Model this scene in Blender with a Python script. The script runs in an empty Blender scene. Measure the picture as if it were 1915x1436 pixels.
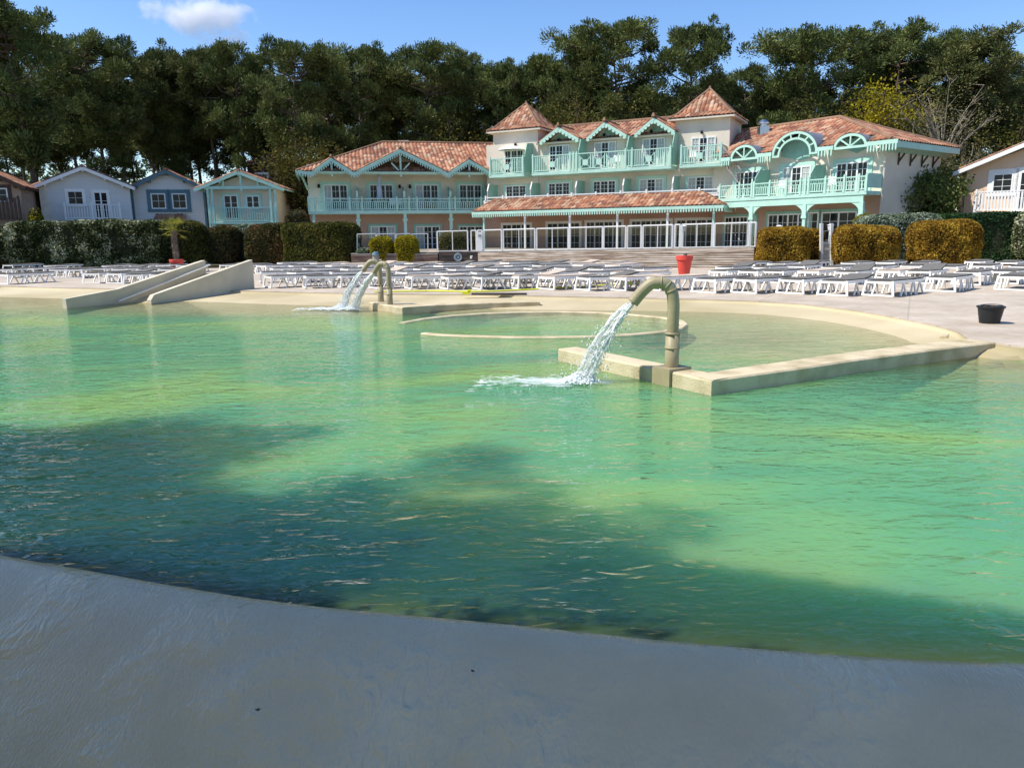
import bpy, math, random
from mathutils import Vector, Matrix, noise
random.seed(7)
R = math.radians
SC = bpy.context.scene
COL = SC.collection
# ------------------------------------------------------------------ camera
F = 1400.0; W0, H0 = 1915.0, 1436.0; CAMZ = 1.63
PITCH = R(11.23); ROLL = R(0.7)
fw = Vector((0, math.cos(PITCH), -math.sin(PITCH)))
up0 = Vector((0, math.sin(PITCH), math.cos(PITCH)))
rt0 = Vector((1, 0, 0))
rt = rt0 * math.cos(ROLL) - up0 * math.sin(ROLL)
up = up0 * math.cos(ROLL) + rt0 * math.sin(ROLL)
CAM = Vector((0, 0, CAMZ))
cd = bpy.data.cameras.new('camera'); cam = bpy.data.objects.new('camera', cd); COL.objects.link(cam)
cd.sensor_width = 36; cd.lens = F / W0 * 36; cd.clip_start = 0.05; cd.clip_end = 3000
m = Matrix((rt, up, -fw)).transposed().to_4x4(); m.translation = CAM; cam.matrix_world = m
SC.camera = cam
def ray(px, py):
    return (rt * (px - W0 / 2) - up * (py - H0 / 2) + fw * F).normalized()
def G(px, py, z=0.0):                       # where a sight line meets a level z
    d = ray(px, py); t = (z - CAMZ) / d.z
    return CAM + d * t
def D(px, py, Y):                           # where it meets the depth Y
    d = ray(px, py); return CAM + d * (Y / d.y)
# ------------------------------------------------------------------ sky and sun
SUNH = Vector((-0.985, -0.17)).normalized(); SUNEL = R(54)
w = bpy.data.worlds.new("World"); SC.world = w; w.use_nodes = True
nt = w.node_tree; nt.nodes.clear()
sky = nt.nodes.new('ShaderNodeTexSky'); sky.sky_type = 'NISHITA'; sky.sun_disc = False
sky.sun_elevation = SUNEL; sky.sun_rotation = math.atan2(SUNH.x, SUNH.y)
sky.air_density = 1.1; sky.dust_density = 0.25; sky.ozone_density = 3.5; sky.altitude = 300
hs = nt.nodes.new('ShaderNodeHueSaturation'); hs.inputs['Hue'].default_value = .508; hs.inputs['Saturation'].default_value = 1.17; hs.inputs['Value'].default_value = 1.0
bg = nt.nodes.new('ShaderNodeBackground'); bg.inputs['Strength'].default_value = 0.14
wo = nt.nodes.new('ShaderNodeOutputWorld')
nt.links.new(sky.outputs[0], hs.inputs['Color']); nt.links.new(hs.outputs[0], bg.inputs['Color']); nt.links.new(bg.outputs[0], wo.inputs['Surface'])
sl = bpy.data.lights.new('sun', 'SUN'); sl.energy = 4.6; sl.angle = R(0.53); sl.color = (1, 0.955, 0.87)
so = bpy.data.objects.new('sun', sl); COL.objects.link(so)
sd = Vector((SUNH.x * math.cos(SUNEL), SUNH.y * math.cos(SUNEL), math.sin(SUNEL)))
so.rotation_euler = sd.to_track_quat('Z', 'Y').to_euler(); so.location = sd * 100
SC.view_settings.view_transform = 'Standard'; SC.view_settings.look = 'None'; SC.view_settings.exposure = 0.45; SC.view_settings.gamma = 1
SC.cycles.max_bounces = 8; SC.cycles.volume_bounces = 6; SC.cycles.transparent_max_bounces = 16; SC.cycles.use_denoising = True
SC.cycles.caustics_reflective = False; SC.cycles.caustics_refractive = False
SC.cycles.sample_clamp_indirect = 4
# ------------------------------------------------------------------ mesh helpers
Z = Vector((0, 0, 1))
def V(*a): return Vector(a)
class MB:
    def __init__(s): s.v = []; s.f = []; s.uv = []; s.smooth = False
    def face(s, pts, uv=None):
        n = len(s.v); s.v += [tuple(p) for p in pts]; s.f.append(tuple(range(n, n + len(pts))))
        s.uv.append(uv)
    def mesh(s, vs, fs):
        n = len(s.v); s.v += [tuple(p) for p in vs]
        for f in fs: s.f.append(tuple(i + n for i in f)); s.uv.append(None)
    def hexa(s, p):                         # 8 points: bottom 4 then top 4
        s.mesh(p, [(0, 3, 2, 1), (4, 5, 6, 7), (0, 1, 5, 4), (1, 2, 6, 5), (2, 3, 7, 6), (3, 0, 4, 7)])
    def box(s, c, sx, sy, sz, X=V(1, 0, 0), Y=V(0, 1, 0), Zv=Z):
        a, b, d = X * sx / 2, Y * sy / 2, Zv * sz / 2; c = Vector(c)
        s.hexa([c - a - b - d, c + a - b - d, c + a + b - d, c - a + b - d, c - a - b + d, c + a - b + d, c + a + b + d, c - a + b + d])
    def bar(s, a, b, wd, ht, side=None):
        a, b = Vector(a), Vector(b); d = b - a; L = d.length
        if L < 1e-6: return
        d /= L
        if side is None:
            side = d.cross(Z)
            if side.length < 1e-3: side = V(1, 0, 0)
        side = (side - d * side.dot(d)).normalized(); u = side.cross(d)
        s.box((a + b) / 2, wd, L, ht, side, d, u)
    def tube(s, pts, r, n=10, cap=True):
        pts = [Vector(p) for p in pts]; rr = r if isinstance(r, (list, tuple)) else [r] * len(pts)
        base = len(s.v); prev = None
        for i, p in enumerate(pts):
            t = (pts[min(i + 1, len(pts) - 1)] - pts[max(i - 1, 0)])
            t = t.normalized() if t.length > 1e-9 else Z.copy()
            if prev is None:
                a = t.cross(V(0.31, 0.95, 0.1)); 
                if a.length < .1: a = t.cross(V(1, 0, 0))
            else: a = prev - t * prev.dot(t)
            a.normalize(); prev = a; b = t.cross(a)
            for k in range(n):
                an = 2 * math.pi * k / n; s.v.append(tuple(p + (a * math.cos(an) + b * math.sin(an)) * rr[i]))
        for i in range(len(pts) - 1):
            for k in range(n):
                q = base + i * n; s.f.append((q + k, q + (k + 1) % n, q + n + (k + 1) % n, q + n + k)); s.uv.append(None)
        if cap:
            s.f.append(tuple(base + k for k in range(n))[::-1]); s.uv.append(None)
            q = base + (len(pts) - 1) * n; s.f.append(tuple(q + k for k in range(n))); s.uv.append(None)
    def lathe(s, c, prof, n=24):            # prof: (r, z)
        c = Vector(c); base = len(s.v)
        for r, z in prof:
            for k in range(n):
                an = 2 * math.pi * k / n; s.v.append((c.x + r * math.cos(an), c.y + r * math.sin(an), c.z + z))
        for i in range(len(prof) - 1):
            for k in range(n):
                q = base + i * n; s.f.append((q + k, q + (k + 1) % n, q + n + (k + 1) % n, q + n + k)); s.uv.append(None)
    def prism(s, poly, ext):                # poly 3-D polygon, ext vector
        poly = [Vector(p) for p in poly]; n = len(poly)
        s.mesh(poly + [p + ext for p in poly], [tuple(range(n))[::-1], tuple(range(n, 2 * n))] + [(i, (i + 1) % n, n + (i + 1) % n, n + i) for i in range(n)])
    def build(s, name, mat, parent=None, base=None, smooth=False, **tags):
        me = bpy.data.meshes.new(name)
        o0 = Vector(parent.location) if parent is not None else Vector(base or (0, 0, 0))
        if parent is not None and parent.parent is not None: o0 = Vector(parent.parent.location) + Vector(parent.location)
        if base is not None: o0 = Vector(base)
        me.from_pydata([(x - o0.x, y - o0.y, z - o0.z) for x, y, z in s.v], [], s.f)
        if any(u is not None for u in s.uv):
            ul = me.uv_layers.new(name='UVMap')
            for p, u in zip(me.polygons, s.uv):
                if u is not None:
                    for k, li in enumerate(p.loop_indices): ul.data[li].uv = u[k]
        if isinstance(mat, (list, tuple)):
            for q in mat: me.materials.append(q)
        else: me.materials.append(mat)
        if smooth: me.polygons.foreach_set('use_smooth', [True] * len(me.polygons))
        o = bpy.data.objects.new(name, me); COL.objects.link(o)
        if parent is not None:
            o.parent = parent
        else: o.location = o0
        tag(o, **tags)
        return o
def tag(o, label=None, cat=None, group=None, kind=None):
    if label: o['label'] = label
    if cat: o['category'] = cat
    if group: o['group'] = group
    if kind: o['kind'] = kind
    return o
def thing(name, loc, label, cat, group=None):
    o = bpy.data.objects.new(name, None); COL.objects.link(o); o.location = loc
    o.empty_display_size = .2
    return tag(o, label, cat, group)
def kids(o, tbl):
    return tbl.get(o.name, [])
def copy_tree(o, parent=None, tbl=None):
    c = o.copy(); COL.objects.link(c)
    if parent is not None: c.parent = parent
    for ch in list(o.children):
        copy_tree(ch, c)
    return c
# ------------------------------------------------------------------ materials
MAT = {}
def nodes(name):
    mt = bpy.data.materials.new(name); mt.use_nodes = True; n = mt.node_tree
    b = n.nodes['Principled BSDF']; MAT[name] = mt
    return mt, n, b
def mat(name, col, rough=.7, var=.12, scale=3.0, bump=0.0, bscale=30.0, spec=.3, col2=None, stretch=None, detail=5, metal=0.0, thr=(.35, .65)):
    mt, n, b = nodes(name); L = n.links.new
    tc = n.nodes.new('ShaderNodeTexCoord'); mp = n.nodes.new('ShaderNodeMapping')
    L(tc.outputs['Object'], mp.inputs[0])
    if stretch: mp.inputs['Scale'].default_value = stretch
    ns = n.nodes.new('ShaderNodeTexNoise'); ns.inputs['Scale'].default_value = scale; ns.inputs['Detail'].default_value = detail
    L(mp.outputs[0], ns.inputs[0])
    cr = n.nodes.new('ShaderNodeValToRGB')
    c = Vector(col); c2 = Vector(col2) if col2 else c * (1 + var)
    c1 = c if col2 else c * (1 - var)
    cr.color_ramp.elements[0].position = thr[0]; cr.color_ramp.elements[1].position = thr[1]
    cr.color_ramp.elements[0].color = (*c1, 1); cr.color_ramp.elements[1].color = (*c2, 1)
    L(ns.outputs[0], cr.inputs[0]); L(cr.outputs[0], b.inputs['Base Color'])
    b.inputs['Roughness'].default_value = rough; b.inputs['Specular IOR Level'].default_value = spec; b.inputs['Metallic'].default_value = metal
    if bump:
        nb = n.nodes.new('ShaderNodeTexNoise'); nb.inputs['Scale'].default_value = bscale; nb.inputs['Detail'].default_value = 4
        L(mp.outputs[0], nb.inputs[0]); bp = n.nodes.new('ShaderNodeBump'); bp.inputs['Strength'].default_value = bump; bp.inputs['Distance'].default_value = .02
        L(nb.outputs[0], bp.inputs['Height']); L(bp.outputs[0], b.inputs['Normal'])
    return mt
def leafmat(name, cols, rough=.7, scale=.6, spec=.12, transl=.25):
    """leaf colour varies from leaf to leaf and slowly through the plant"""
    mt, n, b = nodes(name); L = n.links.new
    ge = n.nodes.new('ShaderNodeNewGeometry'); cr = n.nodes.new('ShaderNodeValToRGB')
    tc = n.nodes.new('ShaderNodeTexCoord'); ns = n.nodes.new('ShaderNodeTexNoise'); ns.inputs['Scale'].default_value = scale
    L(tc.outputs['Object'], ns.inputs[0])
    ma = n.nodes.new('ShaderNodeMath'); ma.operation = 'MULTIPLY_ADD'; ma.inputs[1].default_value = .55
    L(ge.outputs['Random Per Island'], ma.inputs[0])
    m2 = n.nodes.new('ShaderNodeMath'); m2.operation = 'MULTIPLY_ADD'; m2.inputs[1].default_value = 1.6; m2.inputs[2].default_value = -.55
    L(ns.outputs[0], m2.inputs[0]); L(m2.outputs[0], ma.inputs[2]); L(ma.outputs[0], cr.inputs[0])
    e = cr.color_ramp.elements
    while len(e) < len(cols): e.new(.5)
    for i, c in enumerate(cols): e[i].position = i / (len(cols) - 1) * .9 + .05; e[i].color = (*c, 1)
    L(cr.outputs[0], b.inputs['Base Color']); b.inputs['Roughness'].default_value = rough; b.inputs['Specular IOR Level'].default_value = spec
    tr = n.nodes.new('ShaderNodeBsdfTranslucent'); L(cr.outputs[0], tr.inputs[0])
    mx = n.nodes.new('ShaderNodeMixShader'); mx.inputs[0].default_value = transl
    L(b.outputs[0], mx.inputs[1]); L(tr.outputs[0], mx.inputs[2]); L(mx.outputs[0], n.nodes['Material Output'].inputs[0])
    return mt
wallM = mat('render_cream', (.69, .61, .49), .9, .09, .5, .15, 25)
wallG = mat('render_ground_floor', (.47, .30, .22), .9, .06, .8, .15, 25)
wallP = mat('render_peach', (.70, .50, .35), .9, .05, .8, .15, 25)
mint = mat('mint_paint', (.43, .655, .54), .6, .06, 2.0)
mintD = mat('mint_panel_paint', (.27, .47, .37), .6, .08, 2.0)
white = mat('white_paint', (.78, .77, .73), .5, .04, 2.0)
whiteP = mat('white_plastic', (.86, .84, .79), .38, .05, 3.0, spec=.5)
greyS = mat('grey_sling_fabric', (.145, .135, .12), .85, .12, 4.0, .2, 200)
beigeS = mat('beige_sling_fabric', (.52, .42, .33), .85, .10, 4.0, .2, 200)
redP = mat('red_plastic', (.72, .08, .055), .45, .06, 3.0)
blackP = mat('black_plastic', (.018, .020, .021), .45, .15, 6.0)
soilM = mat('soil', (.06, .04, .025), .95, .3, 10)
stoneM = mat('stained_pool_concrete', (.60, .50, .33), .85, .1, 2.6, .5, 35, col2=(.36, .29, .16), detail=9, thr=(.42, .72))
slideM = mat('slide_concrete', (.56, .50, .37), .8, .1, 1.4, .2, 30)
slideIn = mat('slide_bed', (.50, .40, .22), .8, .1, 1.4, .2, 30)
pipeM = mat('khaki_pipe_paint', (.34, .285, .17), .5, .1, 3.0, .12, 25, spec=.4)
steel = mat('steel', (.55, .55, .55), .3, .05, 5, metal=1.0)
greyW = mat('grey_wood_post', (.30, .27, .24), .9, .2, 6)
dark = mat('dark_void', (.012, .011, .010), .9, .1, 5)
blueW = mat('slate_blue_paint', (.09, .17, .20), .6, .08, 3)
brownW = mat('brown_wood', (.09, .055, .04), .85, .2, 5)
bark = mat('pine_bark', (.13, .095, .07), .95, .35, 1.2, .8, 8, stretch=(1, 1, .25))
barkL = mat('pale_branch_bark', (.26, .22, .17), .95, .25, 3.0, .3, 10)
zinc = mat('zinc_sheet', (.34, .35, .36), .45, .08, 2, metal=.6)
yellowP = mat('yellow_plastic', (.72, .75, .03), .5, .05, 3)
hoseM = mat('blue_grey_hose', (.22, .28, .32), .5, .1, 5)
parasolM = mat('grey_parasol_cloth', (.42, .46, .52), .9, .1, 4)
curtM = mat('curtain', (.42, .43, .40), .9, .15, 8, stretch=(4, 4, .3))
def glassdark(name='window_glass', c=(.012, .014, .016)):
    mt, n, b = nodes(name); b.inputs['Base Color'].default_value = (*c, 1); b.inputs['Roughness'].default_value = .12
    b.inputs['Specular IOR Level'].default_value = .22
    return mt
paneM = glassdark()
def clearglass():
    mt, n, b = nodes('fence_glass'); L = n.links.new
    tr = n.nodes.new('ShaderNodeBsdfTransparent'); tr.inputs[0].default_value = (.80, .84, .82, 1)
    gl = n.nodes.new('ShaderNodeBsdfGlossy'); gl.inputs['Roughness'].default_value = .02
    fr = n.nodes.new('ShaderNodeFresnel'); fr.inputs[0].default_value = 1.5
    mx = n.nodes.new('ShaderNodeMixShader'); L(fr.outputs[0], mx.inputs[0]); L(tr.outputs[0], mx.inputs[1]); L(gl.outputs[0], mx.inputs[2])
    L(mx.outputs[0], n.nodes['Material Output'].inputs[0]); return mt
fglass = clearglass()
def tilemat():
    mt, n, b = nodes('clay_tiles'); L = n.links.new
    uv = n.nodes.new('ShaderNodeUVMap'); sp = n.nodes.new('ShaderNodeSeparateXYZ'); L(uv.outputs[0], sp.inputs[0])
    def M(op, a, bb=None, c=None):
        q = n.nodes.new('ShaderNodeMath'); q.operation = op
        for i, x in enumerate((a, bb, c)):
            if x is None: continue
            if isinstance(x, (int, float)): q.inputs[i].default_value = x
            else: L(x, q.inputs[i])
        return q.outputs[0]
    u = M('DIVIDE', sp.outputs[0], .27); v = M('DIVIDE', sp.outputs[1], .36)
    fu = M('FLOOR', u); fv = M('FLOOR', v)
    cx = n.nodes.new('ShaderNodeCombineXYZ'); L(fu, cx.inputs[0]); L(fv, cx.inputs[1])
    wn = n.nodes.new('ShaderNodeTexWhiteNoise'); wn.noise_dimensions = '2D'; L(cx.outputs[0], wn.inputs[0])
    cr = n.nodes.new('ShaderNodeValToRGB'); e = cr.color_ramp.elements
    for i, (p, c) in enumerate([(0, (.17, .065, .04)), (.3, (.30, .11, .055)), (.6, (.40, .17, .085)), (.85, (.46, .25, .145)), (1, (.46, .33, .22))]):
        if i > 1: e.new(p)
        e[i].position = p; e[i].color = (*c, 1)
    L(wn.outputs[0], cr.inputs[0])
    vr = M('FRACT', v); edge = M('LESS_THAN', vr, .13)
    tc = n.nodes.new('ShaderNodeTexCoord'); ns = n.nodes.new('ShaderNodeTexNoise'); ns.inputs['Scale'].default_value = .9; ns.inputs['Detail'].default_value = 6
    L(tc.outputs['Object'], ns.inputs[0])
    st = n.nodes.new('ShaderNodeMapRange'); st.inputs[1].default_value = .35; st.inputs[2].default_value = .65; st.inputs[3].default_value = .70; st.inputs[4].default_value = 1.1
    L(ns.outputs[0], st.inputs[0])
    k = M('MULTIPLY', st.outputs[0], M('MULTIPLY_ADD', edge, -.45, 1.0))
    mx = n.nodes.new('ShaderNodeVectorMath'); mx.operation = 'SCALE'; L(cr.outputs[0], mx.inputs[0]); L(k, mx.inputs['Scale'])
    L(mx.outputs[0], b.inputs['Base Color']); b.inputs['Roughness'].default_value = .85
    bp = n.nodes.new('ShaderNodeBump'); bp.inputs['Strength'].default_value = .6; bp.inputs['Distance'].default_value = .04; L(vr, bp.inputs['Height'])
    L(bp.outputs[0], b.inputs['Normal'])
    return mt
tiles = tilemat()
def sidingmat(name, c):
    mt, n, b = nodes(name); L = n.links.new
    tc = n.nodes.new('ShaderNodeTexCoord'); sp = n.nodes.new('ShaderNodeSeparateXYZ'); L(tc.outputs['Object'], sp.inputs[0])
    d = n.nodes.new('ShaderNodeMath'); d.operation = 'DIVIDE'; d.inputs[1].default_value = .17; L(sp.outputs[2], d.inputs[0])
    f = n.nodes.new('ShaderNodeMath'); f.operation = 'FRACT'; L(d.outputs[0], f.inputs[0])
    bp = n.nodes.new('ShaderNodeBump'); bp.inputs['Strength'].default_value = .8; bp.inputs['Distance'].default_value = .06; bp.invert = True; L(f.outputs[0], bp.inputs['Height']); L(bp.outputs[0], b.inputs['Normal'])
    ns = n.nodes.new('ShaderNodeTexNoise'); ns.inputs['Scale'].default_value = 1.5; L(tc.outputs['Object'], ns.inputs[0])
    cr = n.nodes.new('ShaderNodeValToRGB'); cr.color_ramp.elements[0].color = (*[x * .88 for x in c], 1); cr.color_ramp.elements[1].color = (*c, 1); L(ns.outputs[0], cr.inputs[0])
    L(cr.outputs[0], b.inputs['Base Color']); b.inputs['Roughness'].default_value = .7
    return mt
siding = sidingmat('white_siding', (.68, .65, .60))
def plankmat(name, c1, c2, c3):
    mt, n, b = nodes(name); L = n.links.new
    tc = n.nodes.new('ShaderNodeTexCoord'); mp = n.nodes.new('ShaderNodeMapping'); mp.inputs['Scale'].default_value = (.35, .35, 6); L(tc.outputs['Object'], mp.inputs[0])
    ns = n.nodes.new('ShaderNodeTexNoise'); ns.inputs['Scale'].default_value = 2.2; ns.inputs['Detail'].default_value = 7; ns.inputs['Roughness'].default_value = .65; L(mp.outputs[0], ns.inputs[0])
    cr = n.nodes.new('ShaderNodeValToRGB'); e = cr.color_ramp.elements; e.new(.5)
    e[0].position = .36; e[0].color = (*c1, 1); e[1].position = .5; e[1].color = (*c2, 1); e[2].position = .62; e[2].color = (*c3, 1)
    L(ns.outputs[0], cr.inputs[0]); L(cr.outputs[0], b.inputs['Base Color']); b.inputs['Roughness'].default_value = .9
    return mt
plankL = plankmat('weathered_planks', (.20, .13, .09), (.42, .34, .26), (.60, .52, .44))
plankD = plankmat('dark_planks', (.07, .04, .03), (.13, .08, .06), (.26, .20, .16))
# ground materials
def joints(mt, sx, sy, dark_):
    n = mt.node_tree; L = n.links.new; b = n.nodes['Principled BSDF']; src = b.inputs['Base Color'].links[0].from_socket
    tc = n.nodes.new('ShaderNodeTexCoord'); mp = n.nodes.new('ShaderNodeMapping'); mp.inputs['Rotation'].default_value = (0, 0, R(28)); L(tc.outputs['Object'], mp.inputs[0])
    br = n.nodes.new('ShaderNodeTexBrick'); br.inputs['Scale'].default_value = 1; br.inputs['Brick Width'].default_value = sx; br.inputs['Row Height'].default_value = sy; br.inputs['Mortar Size'].default_value = .018; br.offset = 0
    br.inputs['Color1'].default_value = (1, 1, 1, 1); br.inputs['Color2'].default_value = (.93, .93, .93, 1); br.inputs['Mortar'].default_value = (dark_,) * 3 + (1,); L(mp.outputs[0], br.inputs[0])
    st = n.nodes.new('ShaderNodeTexNoise'); st.inputs['Scale'].default_value = 5; st.inputs['Detail'].default_value = 10; st.inputs['Roughness'].default_value = .7; L(mp.outputs[0], st.inputs[0])
    mr = n.nodes.new('ShaderNodeMapRange'); mr.inputs[1].default_value = .35; mr.inputs[2].default_value = .7; mr.inputs[3].default_value = 1.05; mr.inputs[4].default_value = .82; L(st.outputs[0], mr.inputs[0])
    m1 = n.nodes.new('ShaderNodeMix'); m1.data_type = 'RGBA'; m1.blend_type = 'MULTIPLY'; m1.inputs['Factor'].default_value = 1; L(src, m1.inputs['A']); L(br.outputs[0], m1.inputs['B'])
    m2 = n.nodes.new('ShaderNodeVectorMath'); m2.operation = 'SCALE'; L(m1.outputs['Result'], m2.inputs[0]); L(mr.outputs[0], m2.inputs['Scale']); L(m2.outputs[0], b.inputs['Base Color'])
deckM = mat('pale_deck_concrete', (.44, .36, .27), .85, .12, .9, .2, 12, col2=(.56, .475, .375), stretch=(1, 1, 1))
joints(deckM, 3.2, 3.2, .78)
groundM = mat('sandy_forest_ground', (.10, .075, .045), .95, .3, .4, .4, 3, col2=(.05, .055, .025))
terrM = mat('terrace_paving', (.36, .30, .24), .85, .1, 1.0, .2, 10)
# ------------------------------------------------------------------ pool outline (deck edge), clockwise from far left
far_px = [(-140, 541), (0, 535), (120, 538), (240, 540), (360, 542), (480, 544), (590, 547), (690, 549), (870, 550), (1010, 553), (1105, 555), (1200, 556.5), (1300, 559), (1400, 562),
          (1500, 568), (1600, 580), (1660, 590), (1700, 598), (1750, 608), (1790, 619), (1812, 634), (1822, 640), (1862, 640.5), (1915, 648)]
outline = [G(x, y, 0).xy for x, y in far_px]
p = outline[-1]
outline += [Vector(q) for q in ((9.3, 9.6), (11.5, 8.2), (13, 6), (13, 3.6), (11, 1.9), (8, 1.3), (6, 1.45))]
WZ = -0.18                                   # water level
near_px = [(2300, 1262), (1915, 1243), (1700, 1236), (1400, 1214), (1200, 1196), (1000, 1174), (800, 1155), (600, 1137), (450, 1118), (300, 1093), (150, 1066), (0, 1040), (-200, 1000)]
near_pts = [G(x, y, WZ).xy for x, y in near_px]
outline += near_pts
outline += [Vector(q) for q in ((-8.5, 8.2), (-13, 10.5), (-18, 13.5), (-22, 17), (-25, 21), (-26, 25), (-24.5, 27.2))]
def resample(pts, step):
    out = []
    for i in range(len(pts)):
        a, b = pts[i], pts[(i + 1) % len(pts)]; n = max(1, int((b - a).length / step))
        out += [a.lerp(b, k / n) for k in range(n)]
    return out
OUT = resample(outline, .35)
near_a, near_b = near_pts[0], near_pts[-1]
def segd(p, a, b):
    ab = b - a; t = max(0, min(1, (p - a).dot(ab) / max(ab.length_squared, 1e-9))); return (p - a - ab * t).length
def pd(p):
    return min(segd(p, outline[i], outline[(i + 1) % len(outline)]) for i in range(len(outline)))
def nd(p):
    return min(segd(p, near_pts[i], near_pts[i + 1]) for i in range(len(near_pts) - 1))
WC = G(1200, 617, WZ).xy                      # wading pool centre
def wade(p):                                  # 1 inside the shallow wading pool
    q = Vector((p.x - 6.2, p.y - 13.0)); e = math.hypot(q.x / 5.0, q.y / 5.4)
    # keep to the far side of the platform walls
    a = Vector((.67, 10.7)); b = Vector((2.26, 8.47)); c = Vector((7.0, 10.9))
    s1 = (b - a).normalized(); d1 = (p - b).dot(Vector((-s1.y, s1.x))); s2 = (c - b).normalized(); d2 = (p - b).dot(Vector((-s2.y, s2.x)))
    k = max(0, min(1, (1.10 - e) / .62))
    if d1 < 0 and p.y < 10.8: k *= 0 
    k *= max(0, min(1, (d2 + .0) / .25)) 
    return k
cen = Vector((-2.5, 12.0))
def ringmesh(fr, zf, name, mt, flip=False, **kw):
    n = len(OUT); vs = []; fs = []
    for t in fr:
        for q in OUT:
            pnt = cen.lerp(q, t); vs.append((pnt.x, pnt.y, zf(pnt, t)))
    for i in range(len(fr) - 1):
        for k in range(n):
            fs.append((i * n + k, i * n + (k + 1) % n, (i + 1) * n + (k + 1) % n, (i + 1) * n + k))
    vs.append((cen.x, cen.y, zf(cen, 0))); c = len(vs) - 1
    last = (len(fr) - 1) * n
    for k in range(n): fs.append((last + k, last + (k + 1) % n, c))
    mb = MB(); mb.mesh(vs, [f[::-1] for f in fs] if flip else fs)
    o = mb.build(name, mt, smooth=True, **kw)
    return o
NFAR = len(far_px) - 1
def bd(p):                                    # distance to the sloping beach side, and to the steep sides
    a = min(segd(p, outline[i], outline[i + 1]) for i in range(NFAR))
    b = min(segd(p, outline[i], outline[(i + 1) % len(outline)]) for i in range(NFAR, len(outline)))
    return a, b
def floorz(p, t):
    a, b = bd(p)
    if t >= 1:
        if nd(p) < .02: return WZ - .03
        return -.03
    if b < .45 and b < a: return WZ - .03 - min(1, b / .3) * 1.0
    sl_ = .052 + .10 * max(0, min(1, (18.5 - p.y) / 4.5)) + .18 * max(0, min(1, (12.2 - p.y) / 1.0))
    beach = -.075 - sl_ * a; 
    if beach < -.30: beach = -.30 - (a - .225 / sl_) * .22
    zz = max(beach, -1.35)
    k = wade(p)
    return max(zz, -.38) * k + max(zz, -1.35) * (1 - k)
def attach_attr(o, fn, name='depthv'):
    me = o.data; a = me.attributes.new(name, 'FLOAT', 'POINT')
    a.data.foreach_set('value', [fn(v.co) for v in me.vertices])
FR = [1.0, .9985, .99, .975, .955, .93, .90, .87, .84, .81, .78, .74, .70, .66, .62, .57, .52, .47, .42, .36, .30, .24, .18, .12, .06]
def floormat():
    mt, n, b = nodes('pool_floor_coating'); L = n.links.new
    tc = n.nodes.new('ShaderNodeTexCoord')
    ns = n.nodes.new('ShaderNodeTexNoise'); ns.inputs['Scale'].default_value = .35; ns.inputs['Detail'].default_value = 5; L(tc.outputs['Object'], ns.inputs[0])
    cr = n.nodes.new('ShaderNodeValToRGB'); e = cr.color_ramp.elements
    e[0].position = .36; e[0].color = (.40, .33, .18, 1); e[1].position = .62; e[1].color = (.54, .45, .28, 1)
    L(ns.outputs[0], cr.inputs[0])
    L(cr.outputs[0], b.inputs['Base Color']); b.inputs['Roughness'].default_value = .8
    return mt
FLIP = sum(OUT[i].x * OUT[(i + 1) % len(OUT)].y - OUT[(i + 1) % len(OUT)].x * OUT[i].y for i in range(len(OUT))) < 0   # orient upward
pool_floor = ringmesh(FR, floorz, 'pool_floor', floormat(), flip=FLIP, kind='structure')
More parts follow.
